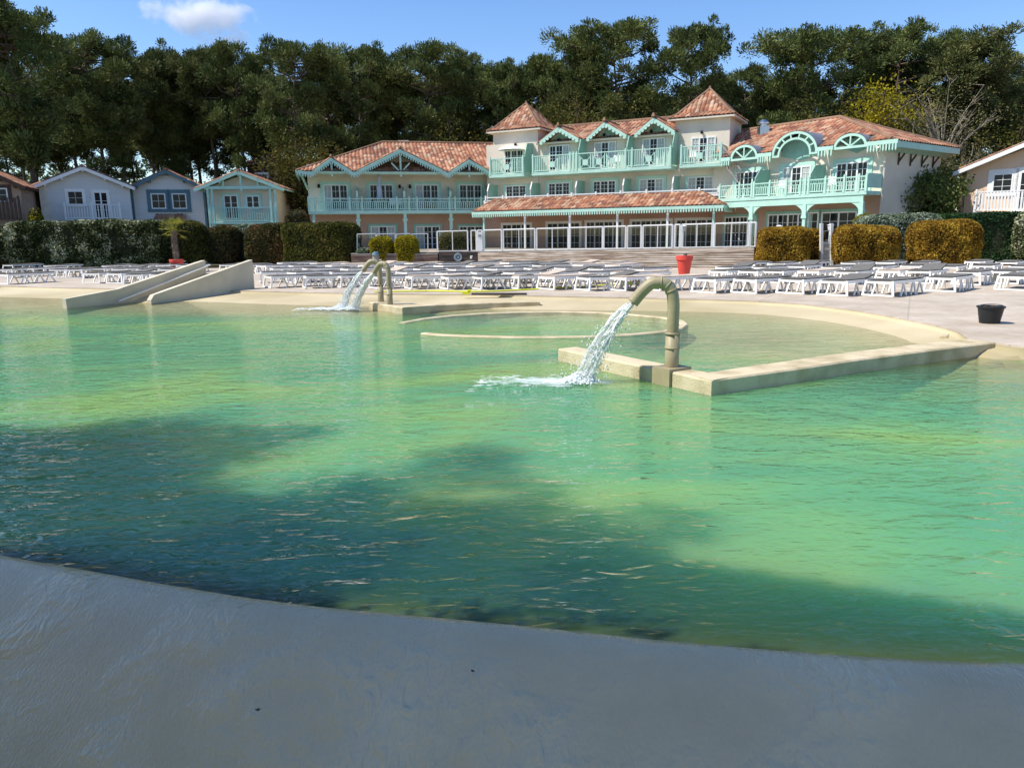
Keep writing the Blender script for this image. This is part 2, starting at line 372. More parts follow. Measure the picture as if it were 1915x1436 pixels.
# ------------------------------------------------------------------ water surface
def watermat():
    mt, n, b = nodes('pool_water'); L = n.links.new; n.nodes.remove(b)
    tc = n.nodes.new('ShaderNodeTexCoord')
    def nz(sc, st, det=2, rot=0, dist=0.0):
        mp = n.nodes.new('ShaderNodeMapping'); mp.inputs['Scale'].default_value = st; mp.inputs['Rotation'].default_value = (0, 0, rot); L(tc.outputs['Object'], mp.inputs[0])
        q = n.nodes.new('ShaderNodeTexNoise'); q.inputs['Scale'].default_value = sc; q.inputs['Detail'].default_value = det; q.inputs['Distortion'].default_value = dist
        L(mp.outputs[0], q.inputs[0]); return q.outputs[0]
    def M(op, a, bb=None, c=None):
        q = n.nodes.new('ShaderNodeMath'); q.operation = op
        for i, x in enumerate((a, bb, c)):
            if x is None: continue
            if isinstance(x, (int, float)): q.inputs[i].default_value = x
            else: L(x, q.inputs[i])
        return q.outputs[0]
    w1 = nz(2.3, (.8, 1.5, 1), 3, R(15), .6); w2 = nz(7.5, (.7, 1.5, 1), 2, R(-20), .8); w3 = nz(.55, (1, 1.3, 1), 2, R(40))
    hgt = M('MULTIPLY_ADD', w1, .075, M('MULTIPLY_ADD', w2, .032, M('MULTIPLY', w3, .06)))
    bp = n.nodes.new('ShaderNodeBump'); bp.inputs['Strength'].default_value = 1.0; bp.inputs['Distance'].default_value = 1.0; L(hgt, bp.inputs['Height'])
    bp.inputs['Strength'].default_value = .60
    w4 = nz(4.2, (.8, 1.3, 1), 2, R(30), 1.5); bd_ = n.nodes.new('ShaderNodeBump'); bd_.inputs['Strength'].default_value = .30; bd_.inputs['Distance'].default_value = .20; L(M('ADD', w4, M('MULTIPLY', w2, .5)), bd_.inputs['Height'])
    at = n.nodes.new('ShaderNodeAttribute'); at.attribute_name = 'depthv'
    # turbid green body: lit yellow-green and shaded teal patches painted into its colour
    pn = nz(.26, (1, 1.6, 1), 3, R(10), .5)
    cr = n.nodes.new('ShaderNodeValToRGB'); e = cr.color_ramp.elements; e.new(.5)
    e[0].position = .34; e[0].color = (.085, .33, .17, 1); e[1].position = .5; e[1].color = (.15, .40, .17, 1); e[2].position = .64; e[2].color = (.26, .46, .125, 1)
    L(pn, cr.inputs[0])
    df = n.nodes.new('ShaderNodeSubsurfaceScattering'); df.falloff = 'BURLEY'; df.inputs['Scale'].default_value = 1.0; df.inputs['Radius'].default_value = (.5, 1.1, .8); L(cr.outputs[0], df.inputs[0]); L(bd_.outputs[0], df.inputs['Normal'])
    tr = n.nodes.new('ShaderNodeBsdfTransparent')
    tint = n.nodes.new('ShaderNodeMix'); tint.data_type = 'RGBA'; L(at.outputs['Fac'], tint.inputs['Factor'])
    tint.inputs['A'].default_value = (.93, .96, .88, 1); tint.inputs['B'].default_value = (.46, .82, .50, 1)
    L(tint.outputs['Result'], tr.inputs[0])
    mf = n.nodes.new('ShaderNodeMapRange'); mf.inputs[3].default_value = .0; mf.inputs[4].default_value = .74; L(at.outputs['Fac'], mf.inputs[0])
    body = n.nodes.new('ShaderNodeMixShader'); L(mf.outputs[0], body.inputs[0]); L(tr.outputs[0], body.inputs[1]); L(df.outputs[0], body.inputs[2])
    gl = n.nodes.new('ShaderNodeBsdfGlossy'); gl.inputs['Roughness'].default_value = .04; L(bp.outputs[0], gl.inputs['Normal'])
    fr = n.nodes.new('ShaderNodeFresnel'); fr.inputs[0].default_value = 1.33; L(bp.outputs[0], fr.inputs['Normal'])
    mx = n.nodes.new('ShaderNodeMixShader'); L(fr.outputs[0], mx.inputs[0]); L(body.outputs[0], mx.inputs[1]); L(gl.outputs[0], mx.inputs[2])
    L(mx.outputs[0], n.nodes['Material Output'].inputs[0]); return mt
WFR = [.9995] + FR[1:]
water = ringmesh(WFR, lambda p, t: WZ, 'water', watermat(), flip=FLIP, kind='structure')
def depthv(co):
    d = WZ - floorz(Vector((co.x, co.y)), .9)
    return max(0, min(1, d / .9))
attach_attr(water, depthv)
# ------------------------------------------------------------------ deck, ground, weir
def deck():
    n = len(OUT); vs = []; fs = []; mb = MB()
    cen2 = Vector((-2.5, 12.0)); far = []
    for q in OUT:
        vs.append((q.x, q.y, 0))
    for q in OUT:
        d = (q - cen2).normalized(); vs.append((q.x + d.x * 1.5, q.y + d.y * 1.5, 0))
    for q in OUT:
        d = (q - cen2).normalized(); t = 34; vs.append((cen2.x + d.x * t, cen2.y + d.y * t, 0))
    keep = [nd(q) > .02 and not (-9.5 < q.x < 7.9 and q.y < 5.9) for q in OUT]
    for r_ in range(2):
        for k in range(n):
            if keep[k] or keep[(k + 1) % n]:
                fs.append((r_ * n + k, (r_ + 1) * n + k, (r_ + 1) * n + (k + 1) % n, r_ * n + (k + 1) % n))
    # lip down to the beach
    b = len(vs)
    for q in OUT: vs.append((q.x, q.y, -.085))
    for k in range(n):
        if keep[k]: fs.append((k, (k + 1) % n, b + (k + 1) % n, b + k))
    mb.mesh(vs, fs)
    return mb.build('pool_deck', deckM, kind='structure')
deck()
mb = MB(); mb.face([(-900, -900, -.9), (900, -900, -.9), (900, 1500, -.9), (-900, 1500, -.9)])
mb2 = MB()
nn = 96; vs = []; fs = []
for i, (rad, zz) in enumerate(((33.5, -.02), (60, -.05), (1500, -.2))):
    for k in range(nn):
        a = 2 * math.pi * k / nn; vs.append((-2.5 + rad * math.cos(a), 12 + rad * math.sin(a), zz))
for i in range(2):
    for k in range(nn): fs.append((i * nn + k, i * nn + (k + 1) % nn, (i + 1) * nn + (k + 1) % nn, (i + 1) * nn + k))
mb2.mesh(vs, [f for f in fs]); mb2.build('ground', groundM, kind='structure')
def weirmat():
    mt, n, b = nodes('wet_weir_concrete'); L = n.links.new
    tc = n.nodes.new('ShaderNodeTexCoord')
    mp = n.nodes.new('ShaderNodeMapping'); mp.inputs['Rotation'].default_value = (0, 0, R(-25)); mp.inputs['Scale'].default_value = (1.6, .6, 1); L(tc.outputs['Object'], mp.inputs[0])
    ns = n.nodes.new('ShaderNodeTexNoise'); ns.inputs['Scale'].default_value = 1.4; ns.inputs['Detail'].default_value = 6; L(tc.outputs['Object'], ns.inputs[0])
    cr = n.nodes.new('ShaderNodeValToRGB'); e = cr.color_ramp.elements; e[0].position = .3; e[1].position = .7
    e[0].color = (.64, .46, .245, 1); e[1].color = (.80, .61, .36, 1); L(ns.outputs[0], cr.inputs[0]); L(cr.outputs[0], b.inputs['Base Color'])
    b.inputs['Roughness'].default_value = .12; b.inputs['Specular IOR Level'].default_value = .5
    n1 = n.nodes.new('ShaderNodeTexNoise'); n1.inputs['Scale'].default_value = 9; n1.inputs['Detail'].default_value = 4; n1.inputs['Distortion'].default_value = 1.0; L(mp.outputs[0], n1.inputs[0])
    n2 = n.nodes.new('ShaderNodeTexNoise'); n2.inputs['Scale'].default_value = 60; n2.inputs['Detail'].default_value = 3; L(mp.outputs[0], n2.inputs[0])
    # the film only ripples in patches
    pm = n.nodes.new('ShaderNodeMapRange'); pm.inputs[1].default_value = .45; pm.inputs[2].default_value = .62; L(ns.outputs[0], pm.inputs[0])
    m0 = n.nodes.new('ShaderNodeMath'); m0.operation = 'MULTIPLY'; L(n1.outputs[0], m0.inputs[0]); L(pm.outputs[0], m0.inputs[1])
    m1 = n.nodes.new('ShaderNodeMath'); m1.operation = 'MULTIPLY_ADD'; m1.inputs[1].default_value = .12; L(n2.outputs[0], m1.inputs[0]); L(m0.outputs[0], m1.inputs[2])
    bp = n.nodes.new('ShaderNodeBump'); bp.inputs['Strength'].default_value = .8; bp.inputs['Distance'].default_value = .06; L(m1.outputs[0], bp.inputs['Height']); L(bp.outputs[0], b.inputs['Normal'])
    return mt
def weir():
    pts = [near_pts[0].lerp(near_pts[1], 0)] + near_pts[1:] + [Vector((-8.5, 8.2))]
    pts = [Vector((8, 1.3)), Vector((6, 1.45))] + pts
    fine = []
    for i in range(len(pts) - 1):
        for k in range(6): fine.append(pts[i].lerp(pts[i + 1], k / 6))
    fine.append(pts[-1])
    # smooth
    for it in range(4):
        fine = [fine[0]] + [(fine[i - 1] + fine[i] * 2 + fine[i + 1]) / 4 for i in range(1, len(fine) - 1)] + [fine[-1]]
    prof = [(.03, -.5), (.015, -.02), (-.0, .006), (-.05, .014), (-.12, .010), (-.2, -.004), (-.3, -.035), (-.42, -.08), (-.6, -.16), (-.9, -.30), (-1.4, -.50), (-2.2, -.72), (-4, -.76)]
    vs = []; fs = []; n = len(fine)
    for i, q in enumerate(fine):
        t = (fine[min(i + 1, n - 1)] - fine[max(i - 1, 0)]).normalized(); nrm = Vector((-t.y, t.x))
        if nrm.dot(cen - q) < 0: nrm = -nrm
        for o, z in prof: vs.append((q.x + nrm.x * o, q.y + nrm.y * o, WZ + z))
    m_ = len(prof)
    for i in range(n - 1):
        for k in range(m_ - 1): fs.append((i * m_ + k, (i + 1) * m_ + k, (i + 1) * m_ + k + 1, i * m_ + k + 1))
    mb = MB(); mb.mesh(vs, fs); return mb.build('overflow_weir', weirmat(), smooth=True, label='wet grey concrete overflow edge curving across the foreground below the pool water', cat='pool edge')
weir()
# a few fallen needles and leaf bits lying on the wet weir
rd_ = random.Random(8)
for k, (x, y) in enumerate(((482, 1328), (886, 1254), (1753, 1277))):
    q = G(x, y, -.30 if y > 1300 else -.215); mb = MB(); a_ = rd_.uniform(0, 3)
    for j in range(3): mb.bar(q, q + V(math.cos(a_ + j) * .012, math.sin(a_ + j) * .012, .004), .004, .003)
    mb.build('leaf_bit', soilM, base=q, label=['tiny dark leaf bit lying on the grey weir at lower left', 'tiny dark leaf bit lying near the weir crest at mid picture', 'tiny dark leaf bit lying near the weir crest at right'][k], cat='leaf')
# platform walls of the wading pool
def strip(mb, pts, wd, zt, zb, side=1):
    pts = [Vector(p) for p in pts]; n = len(pts); vs = []
    for i, q in enumerate(pts):
        t = (pts[min(i + 1, n - 1)] - pts[max(i - 1, 0)]).normalized(); nr = Vector((-t.y, t.x)) * side
        ww = wd[i] if isinstance(wd, list) else wd
        for a, z in ((0, zb), (0, zt - .02), (.02, zt), (ww - .02, zt), (ww, zt - .02), (ww, zb)):
            vs.append((q.x + nr.x * a, q.y + nr.y * a, z))
    fs = []
    for i in range(n - 1):
        for k in range(5): fs.append((i * 6 + k, (i + 1) * 6 + k, (i + 1) * 6 + k + 1, i * 6 + k + 1))
    fs.append((0, 1, 2, 3, 4, 5)); fs.append(tuple((n - 1) * 6 + k for k in (5, 4, 3, 2, 1, 0)))
    mb.mesh(vs, fs)
# outer line of the platform
pA = G(1044, 652, .0).xy; pB = G(1331, 711, .0).xy
pC = [G(x, y, 0).xy for x, y in ((1331, 711), (1420, 699), (1500, 688), (1600, 673), (1700, 660), (1790, 648.5), (1862, 640.5))]
s1 = (pB - pA).normalized(); nB = Vector((-s1.y, s1.x))
if nB.x < 0: nB = -nB
t_platform = thing('wading_pool_wall', (pB.x, pB.y, -.5), 'low pale concrete wall with a sharp corner between the deep pool and wading pool', 'pool wall')
mb = MB(); strip(mb, [pB, pB.lerp(pA, .5), pA], .34, .0, -1.3, -1); mb.build('left_wall_run', stoneM, t_platform)
mb = MB(); strip(mb, [pB + (pC[1] - pB).normalized() * .0] + pC[1:], [.36, .42, .44, .46, .46, .45, .42], .003, -1.3, 1); mb.build('right_wall_run', stoneM, t_platform)
# inner curved kerb of the wading pool
kp = [G(x, y, -.1).xy for x, y in ((1772, 633), (1777, 627), (1774, 619), (1764, 613), (1750, 608))]
mb = MB(); strip(mb, kp, .12, -.07, -.5, 1); mb.build('kerb_curve', stoneM, t_platform)
# circular seat kerb at water level
rc = G(1012, 606, WZ).xy
ring = thing('round_seat_kerb', (rc.x, rc.y, WZ), 'thin pale circular kerb just at the water surface, open on its left side', 'pool kerb')
pts = []
ctr = [(757, 604), (800, 596), (850, 590.5), (910, 586.5), (980, 584), (1050, 583.5), (1120, 585), (1180, 589), (1235, 594), (1265, 600), (1272, 606), (1262, 613), (1235, 619), (1180, 624), (1110, 627.5), (1040, 629), (960, 629), (880, 627), (830, 625), (797, 622)]
pp = [G(x, y, WZ + .015).xy for x, y in ctr]
mb = MB(); strip(mb, pp, .16, WZ + .022, -.6, 1); mb.build('kerb_rim', stoneM, ring)
# small step with the twin spouts
b2 = [G(x, y, -.03).xy for x, y in ((752, 576), (690, 566))]
stp = thing('spout_plinth', (b2[0].x, b2[0].y, -.4), 'short stepped concrete plinth in the water carrying the two far spouts', 'plinth')
q0 = b2[0]; q1 = b2[1]; mb = MB(); strip(mb, [q0, q0.lerp(q1, .5), q1], .75, -.02, -1.2, -1); mb.build('plinth_block', stoneM, stp)
mb = MB(); lp = [q0.lerp(q1, .0)] + [G(x, y, -.05).xy for x, y in ((820, 571), (920, 567), (1010, 565))]
strip(mb, lp, .3, -.035, -.6, 1); mb.build('plinth_ledge', stoneM, stp)
# ------------------------------------------------------------------ spouts and falling water
def smoothpath(pts, n=8):
    pts = [Vector(p) for p in pts]; out = []
    for i in range(len(pts) - 1):
        p0 = pts[max(i - 1, 0)]; p1 = pts[i]; p2 = pts[i + 1]; p3 = pts[min(i + 2, len(pts) - 1)]
        for k in range(n):
            t = k / n
            out.append(.5 * ((2 * p1) + (p2 - p0) * t + (2 * p0 - 5 * p1 + 4 * p2 - p3) * t * t + (3 * p1 - p0 - 3 * p2 + p3) * t ** 3))
    out.append(pts[-1]); return out
def jetmat():
    mt, n, b = nodes('falling_water'); L = n.links.new
    b.inputs['Base Color'].default_value = (.93, .93, .91, 1); b.inputs['Roughness'].default_value = .35; b.inputs['Specular IOR Level'].default_value = .4
    tc = n.nodes.new('ShaderNodeTexCoord'); ns = n.nodes.new('ShaderNodeTexNoise'); ns.inputs['Scale'].default_value = 28; ns.inputs['Detail'].default_value = 4; L(tc.outputs['Object'], ns.inputs[0])
    mr = n.nodes.new('ShaderNodeMapRange'); mr.inputs[1].default_value = .40; mr.inputs[2].default_value = .62; mr.inputs[3].default_value = .32; mr.inputs[4].default_value = .98; L(ns.outputs[0], mr.inputs[0])
    tr = n.nodes.new('ShaderNodeBsdfTransparent'); tr.inputs[0].default_value = (.9, .95, .94, 1)
    mx = n.nodes.new('ShaderNodeMixShader'); L(mr.outputs[0], mx.inputs[0]); L(tr.outputs[0], mx.inputs[1]); L(b.outputs[0], mx.inputs[2])
    bp = n.nodes.new('ShaderNodeBump'); bp.inputs['Strength'].default_value = .8; bp.inputs['Distance'].default_value = .03; L(ns.outputs[0], bp.inputs['Height']); L(bp.outputs[0], b.inputs['Normal'])
    L(mx.outputs[0], n.nodes['Material Output'].inputs[0]); return mt
jetM = jetmat()
foamM = mat('foam', (.85, .89, .90), .4, .03, 6)
def filmmat():
    mt, n, b = nodes('milky_bubbles'); L = n.links.new; b.inputs['Base Color'].default_value = (.80, .88, .86, 1); b.inputs['Roughness'].default_value = .4
    uv = n.nodes.new('ShaderNodeUVMap'); mp = n.nodes.new('ShaderNodeMapping'); mp.inputs['Scale'].default_value = (2.2, 5.5, 1); L(uv.outputs[0], mp.inputs[0])
    ns = n.nodes.new('ShaderNodeTexNoise'); ns.inputs['Scale'].default_value = 1.5; ns.inputs['Detail'].default_value = 9; ns.inputs['Roughness'].default_value = .72; ns.inputs['Distortion'].default_value = .7; L(mp.outputs[0], ns.inputs[0])
    sp = n.nodes.new('ShaderNodeSeparateXYZ'); L(uv.outputs[0], sp.inputs[0])
    ln = n.nodes.new('ShaderNodeVectorMath'); ln.operation = 'LENGTH'; m0 = n.nodes.new('ShaderNodeMapping'); m0.inputs['Location'].default_value = (-.10, 0, 0); m0.inputs['Scale'].default_value = (.62, 1.7, 1); L(uv.outputs[0], m0.inputs[0]); L(m0.outputs[0], ln.inputs[0])
    k = n.nodes.new('ShaderNodeMath'); k.operation = 'MULTIPLY_ADD'; k.inputs[1].default_value = -.62; L(ln.outputs['Value'], k.inputs[0]); L(ns.outputs[0], k.inputs[2])
    mr = n.nodes.new('ShaderNodeMapRange'); mr.inputs[1].default_value = .10; mr.inputs[2].default_value = .42; mr.inputs[3].default_value = 0; mr.inputs[4].default_value = .92; L(k.outputs[0], mr.inputs[0])
    tr = n.nodes.new('ShaderNodeBsdfTransparent'); mx = n.nodes.new('ShaderNodeMixShader'); L(mr.outputs[0], mx.inputs[0]); L(tr.outputs[0], mx.inputs[1]); L(b.outputs[0], mx.inputs[2]); L(mx.outputs[0], n.nodes['Material Output'].inputs[0])
    return mt
filmM = filmmat()
def blob(mb, c, r, rz=1.0):
    t = (1 + 5 ** .5) / 2
    vv = [(-1, t, 0), (1, t, 0), (-1, -t, 0), (1, -t, 0), (0, -1, t), (0, 1, t), (0, -1, -t), (0, 1, -t), (t, 0, -1), (t, 0, 1), (-t, 0, -1), (-t, 0, 1)]
    ff = [(0, 11, 5), (0, 5, 1), (0, 1, 7), (0, 7, 10), (0, 10, 11), (1, 5, 9), (5, 11, 4), (11, 10, 2), (10, 7, 6), (7, 1, 8), (3, 9, 4), (3, 4, 2), (3, 2, 6), (3, 6, 8), (3, 8, 9), (4, 9, 5), (2, 4, 11), (6, 2, 10), (8, 6, 7), (9, 8, 1)]
    k = r / 1.9; mb.mesh([(c.x + x * k, c.y + y * k, c.z + z * k * rz) for x, y, z in vv], ff)
def spout(name, base, dirn, H, reach, rad, land, label, lab2, zb, nfoam=1500, hoff=0.0):
    t = thing(name, (base.x, base.y, zb), label, 'water spout', 'curved khaki water spouts')
    d = Vector((dirn.x, dirn.y, 0)).normalized(); b = Vector((base.x, base.y, zb))
    r0 = reach
    top = zb + H
    path = smoothpath([b + Z * (H * .40), b + Z * (H * .6), b + Z * (H * .76), b + Z * (H * .90) + d * (r0 * .06), b + Z * (H * .985) + d * (r0 * .22), b + Z * (H * 1.0) + d * (r0 * .42), b + Z * (H * .985) + d * (r0 * .6), b + Z * (H * .90) + d * (r0 * .82), b + Z * (H * .77) + d * r0 * 1.06], 6)
    mb = MB(); mb.tube(path, rad, 16); mb.build('bent_pipe', pipeM, t, smooth=True)
    mb = MB(); mb.tube([b - Z * .25, b + Z * (H * .42)], rad * 1.18, 16); mb.build('pipe_foot', pipeM, t, smooth=True)
    mb = MB(); mb.tube([b + Z * (H * .405), b + Z * (H * .43)], rad * 1.32, 16); mb.tube([b + Z * (H * .24), b + Z * (H * .26)], rad * 1.28, 16)
    mb.build('pipe_collar', pipeM, t, smooth=True)
    mb = MB()
    for k in (18, 22, 27): mb.tube([path[k], path[k + 1]], rad * 1.06, 16)
    mb.build('pipe_joint', pipeM, t, smooth=True)
    tip = path[-1]; tdir = (path[-1] - path[-3]).normalized()
    # the jet: strands on a parabola, widening and breaking up
    L3 = Vector((land.x, land.y, WZ)); jt = thing('water_jet', tip, lab2, 'water jet', 'jets of water falling from the spouts')
    def arc(s, off):
        h = tip.z - WZ; x = s
        p = tip.lerp(L3, x); p.z = tip.z - h * (.55 * x + .45 * x * x)
        return p + off
    rnd = random.Random(hash(name) % 1000 + 3)
    side = Vector((-d.y, d.x, 0)); mb = MB()
    for k in range(60):
        a = rnd.uniform(0, 6.28); q = rnd.random() ** .5; s0 = rnd.uniform(0, .75) if k > 14 else 0; s1 = min(1, s0 + rnd.uniform(.15, .5)) if k > 14 else 1
        pts_ = []; rr = []; nseg = 14
        for i in range(nseg + 1):
            s = s0 + (s1 - s0) * i / nseg; spread = rad * (.8 + 1.5 * s)
            j = .35 * spread * s
            o = side * (math.cos(a) * q * spread + rnd.gauss(0, 1) * j * .5) + d * (math.sin(a) * q * spread + rnd.gauss(0, 1) * j * .5) + Z * rnd.gauss(0, 1) * j * .4
            pts_.append(arc(s, o)); rr.append(rad * (.42 if k < 8 else .13) * (1 - .55 * s) * rnd.uniform(.5, 1.3) * (1 if 0 < i < nseg else .3))
        mb.tube(pts_, rr, 6)
    for k in range(420):
        s = rnd.random() ** .6; spread = rad * (1 + 2.0 * s)
        o = side * rnd.gauss(0, .7) * spread + d * rnd.gauss(0, .7) * spread + Z * rnd.gauss(0, .5) * spread
        blob(mb, arc(s, o), rad * rnd.uniform(.04, .16), rnd.uniform(.7, 1.8))
    mb.build('jet_strands', jetM, jt, smooth=True)
    # foam where it lands, dragged away from the spout
    mb = MB(); sc = rad / .085
    for k in range(nfoam):
        u = abs(rnd.gauss(0, 1)); lat = rnd.gauss(0, 1)
        dist = -.12 + u * .62 * sc * .9; wdt = (.13 + .09 * u) * sc
        c = L3 + d * dist + side * lat * wdt
        hgt = max(0, .17 * math.exp(-((dist - .0) / .22) ** 2 - lat * lat * .6) * rnd.random()) * sc
        c.z = WZ + hgt
        if hgt > .02 * sc: blob(mb, c, rnd.uniform(.006, .022) * sc, .9)
        elif rnd.random() < .35: blob(mb, c, rnd.uniform(.004, .010) * sc, .35)
    for k in range(110):                      # thin stretched streaks of bubbles
        u = rnd.uniform(.0, 2.1); c = L3 + d * u * .75 * sc + side * rnd.gauss(0, .17) * sc * (1 + .4 * u)
        n_ = 5; ln = rnd.uniform(.05, .22) * sc; aa = rnd.uniform(-.4, .4)
        dd = (d * math.cos(aa) + side * math.sin(aa))
        pr = [Vector((0, 0, WZ + .006)) + Vector((c.x, c.y, 0)) + dd * ln * (i / n_ - .5) + side * rnd.gauss(0, .006) for i in range(n_ + 1)]
        mb.tube(pr, [.001, .003, .004, .004, .003, .001], 4)
    for k in range(120):                     # thrown drops
        c = L3 + d * rnd.gauss(.05, .16) * sc + side * rnd.gauss(0, .16) * sc; c.z = WZ + abs(rnd.gauss(0, .13)) * sc
        blob(mb, c, rnd.uniform(.004, .009) * sc)
    mb.build('splash_foam', foamM, jt, smooth=True)
    mb = MB(); N1, N2 = 30, 12
    def fp(i, j):
        a = i / N1 * 1.9 - .4; b_ = (j / N2 * 2 - 1)
        x = a * 1.05 * sc; y = b_ * .62 * sc * (.6 + .5 * a); z = .01 + .06 * sc * math.exp(-((a - .02) / .18) ** 2 - b_ * b_ * 4) + .008 * noise.noise(Vector((x * 9, y * 9, 0)))
        return L3 + d * x + side * y + Z * z, (a, b_ * .6)
    for i in range(N1):
        for j in range(N2):
            q = [fp(i, j), fp(i + 1, j), fp(i + 1, j + 1), fp(i, j + 1)]; mb.face([x[0] for x in q], [x[1] for x in q])
    mb.build('bubble_film', filmM, jt, smooth=False)
    return t
mp_ = G(1256, 690, .0); nd_ = Vector((-nB.x, -nB.y))
land1 = G(1092, 715, WZ); d1 = (Vector((land1.x, land1.y)) - mp_.xy).normalized()
spout('water_spout', mp_.xy, d1, 1.05, .46, .072, land1, 'large curved khaki spout pouring water from the low wall beside the wading pool',
      'wide white jet and splash falling from the large near spout', 0.0)
mb = MB(); mb.box((mp_.x - nB.x * .0, mp_.y - nB.y * .0, -.3), .30, .36, .66, Vector((s1.x, s1.y, 0)), Vector((nB.x, nB.y, 0))); mb.build('spout_footing', pipeM, t_platform)
for nm, (bx, by), (lx, ly), lb, lb2, hh in (('water_spout', (712.5, 563), (640, 577), 'left of the two slim far spouts on the stepped plinth', 'thin jet from the left one of the twin far spouts', 1.03),
                                     ('water_spout', (729, 568), (660, 579), 'right of the two slim far spouts, nearest the round kerb', 'thin jet from the right one of the twin far spouts', 1.0)):
    b_ = G(bx, by, 0); l_ = G(lx, ly, WZ); dd = (l_.xy - b_.xy).normalized()
    spout(nm, b_.xy, dd, hh, .40, .065, l_, lb, lb2, -.02, 900)
# ------------------------------------------------------------------ slide
def wall_profile(mb, a, b, prof, th):
    """vertical wall from a to b (xy); prof: (fraction, top z); thickness to the left"""
    t = (b - a); nr = Vector((-t.y, t.x)).normalized(); base = -1.0
    poly = [Vector((*(a + t * prof[0][0]), base))] + [Vector((*(a + t * s), z)) for s, z in prof] + [Vector((*(a + t * prof[-1][0]), base))]
    mb.prism(poly, Vector((nr.x, nr.y, 0)) * th)
na = G(283, 568, WZ).xy; nb = G(477, 550, -.02).xy
td = Vector((math.sin(R(28)), math.cos(R(28)))); k_ = G(477, 550, 0); k_ = k_.x / k_.y; nb = na + td * ((k_ * na.y - na.x) / (td.x - k_ * td.y))
fa = G(125, 577, WZ).xy; Lf = 6.0
# far wall ends where the near wall's end line meets it
best = min(range(10, 90), key=lambda k: abs((fa + td * (k * .1)).x / (fa + td * (k * .1)).y - G(387, 520, 0).x / G(387, 520, 0).y)); Lf = best * .1
fb = fa + td * Lf
def topz(pt, py, px):                         # height of a sight line above a ground point
    return D(px, py, pt.y).z
zN = topz(nb, 486, 475); zF = topz(fb, 487, 386)
slide = thing('water_slide', (na.x, na.y, WZ), 'pale concrete ramp slide between two sloping side walls at the far pool edge', 'slide')
mb = MB(); wall_profile(mb, na, nb, [(0, WZ + .10), (.03, WZ + .24), (1, zN)], .18); mb.build('near_side_wall', slideM, slide)
mb = MB(); wall_profile(mb, fa, fb, [(0, WZ + .26), (.34, WZ + .42), (.37, WZ + .46), (1, zF)], .18); mb.build('far_side_wall', slideM, slide)
nrm = Vector((-td.y, td.x)); mb = MB()
a0 = fa + td * Lf * .30; 
P = [Vector((*(a0 - nrm * .0), WZ - .1)), Vector((*(na + (nrm * .18)), WZ - .1)), Vector((*(nb + nrm * .18), zN - .42)), Vector((*(fb), zF - .42))]
mb.hexa([Vector((q.x, q.y, -1)) for q in P] + P); mb.build('slide_bed', slideIn, slide)
mb = MB(); r1 = a0.lerp(na, .12); r2 = fb.lerp(nb, .10)
mb.tube([Vector((*r1, WZ + .08)), Vector((*r2, zF - .15))], .022, 8); mb.build('grab_rail', white, slide)
# ------------------------------------------------------------------ loungers
def make_lounger(sling):
    root = thing('sun_lounger', (0, 0, 0), 'x', 'sun lounger')
    mb = MB(); L_, W_, H_ = 1.9, .66, .36
    for s in (-1, 1):
        mb.bar((0.0, s * W_ / 2, H_), (L_ * .62, s * W_ / 2, H_ - .015), .055, .07)
        mb.bar((L_ * .62, s * W_ / 2, H_ - .015), (L_, s * W_ / 2, H_ - .01), .055, .06)
    for x in (0.03, .62 * L_, L_ - .03): mb.bar((x, -W_ / 2, H_ - .01), (x, W_ / 2, H_ - .01), .06, .05)
    mb.build('frame', whiteP, root)
    mb = MB()                                 # end legs joined by a foot bar
    for s in (-1, 1): mb.bar((.03, s * W_ / 2, H_), (-.03, s * (W_ / 2 + .05), .02), .05, .045, V(0, 1, 0))
    mb.bar((-.03, -(W_ / 2 + .05), .035), (-.03, W_ / 2 + .05, .035), .04, .045); mb.build('foot_end_leg', whiteP, root)
    for x0, dx in ((.62, .17), (1.22, -.16), (1.62, .22)):
        for s in (-1, 1):
            mb = MB()
            mb.bar((x0, s * W_ / 2, H_), (x0 + dx, s * (W_ / 2 + .03), .0), .035, .045, V(0, 1, 0))
            mb.bar((x0 + .04, s * W_ / 2, H_), (x0 - dx * .9, s * (W_ / 2 + .03), .0), .035, .035, V(0, 1, 0))
            mb.build('leg', whiteP, root)
    def sl_(x0, x1, z0, z1, nm, zoff=0):
        mb = MB(); n = 6
        for i in range(n):
            for k in range(5):
                def P(i, k):
                    x = x0 + (x1 - x0) * i / n; y = -.315 + .63 * k / 5; sag = .018 * (1 - (2 * k / 5 - 1) ** 2) * math.sin(math.pi * i / n)
                    return (x, y, z0 + (z1 - z0) * i / n - sag + .062)
                mb.face([P(i, k), P(i, k + 1), P(i + 1, k + 1), P(i + 1, k)][::-1])
        # thickness
        mb.prism([(x0, -.315, z0 + .018), (x1, -.315, z1 + .018), (x1, .315, z1 + .018), (x0, .315, z0 + .018)], V(0, 0, .03))
        return mb.build(nm, sling, root)
    sl_(.06, .61 * L_, H_, H_ - .012, 'seat_sling'); sl_(.625 * L_, L_ - .05, H_ - .012, H_ + .0, 'backrest_sling')
    return root
protoG = make_lounger(greyS); protoB = make_lounger(beigeS)
def make_up():
    o = copy_tree(protoB); return o
used = {'G': False, 'B': False}
ords = ['first', 'second', 'third', 'fourth', 'fifth', 'sixth', 'seventh', 'eighth', 'ninth', 'tenth', 'eleventh', 'twelfth', 'thirteenth', 'fourteenth', 'fifteenth', 'sixteenth']
NL = 0
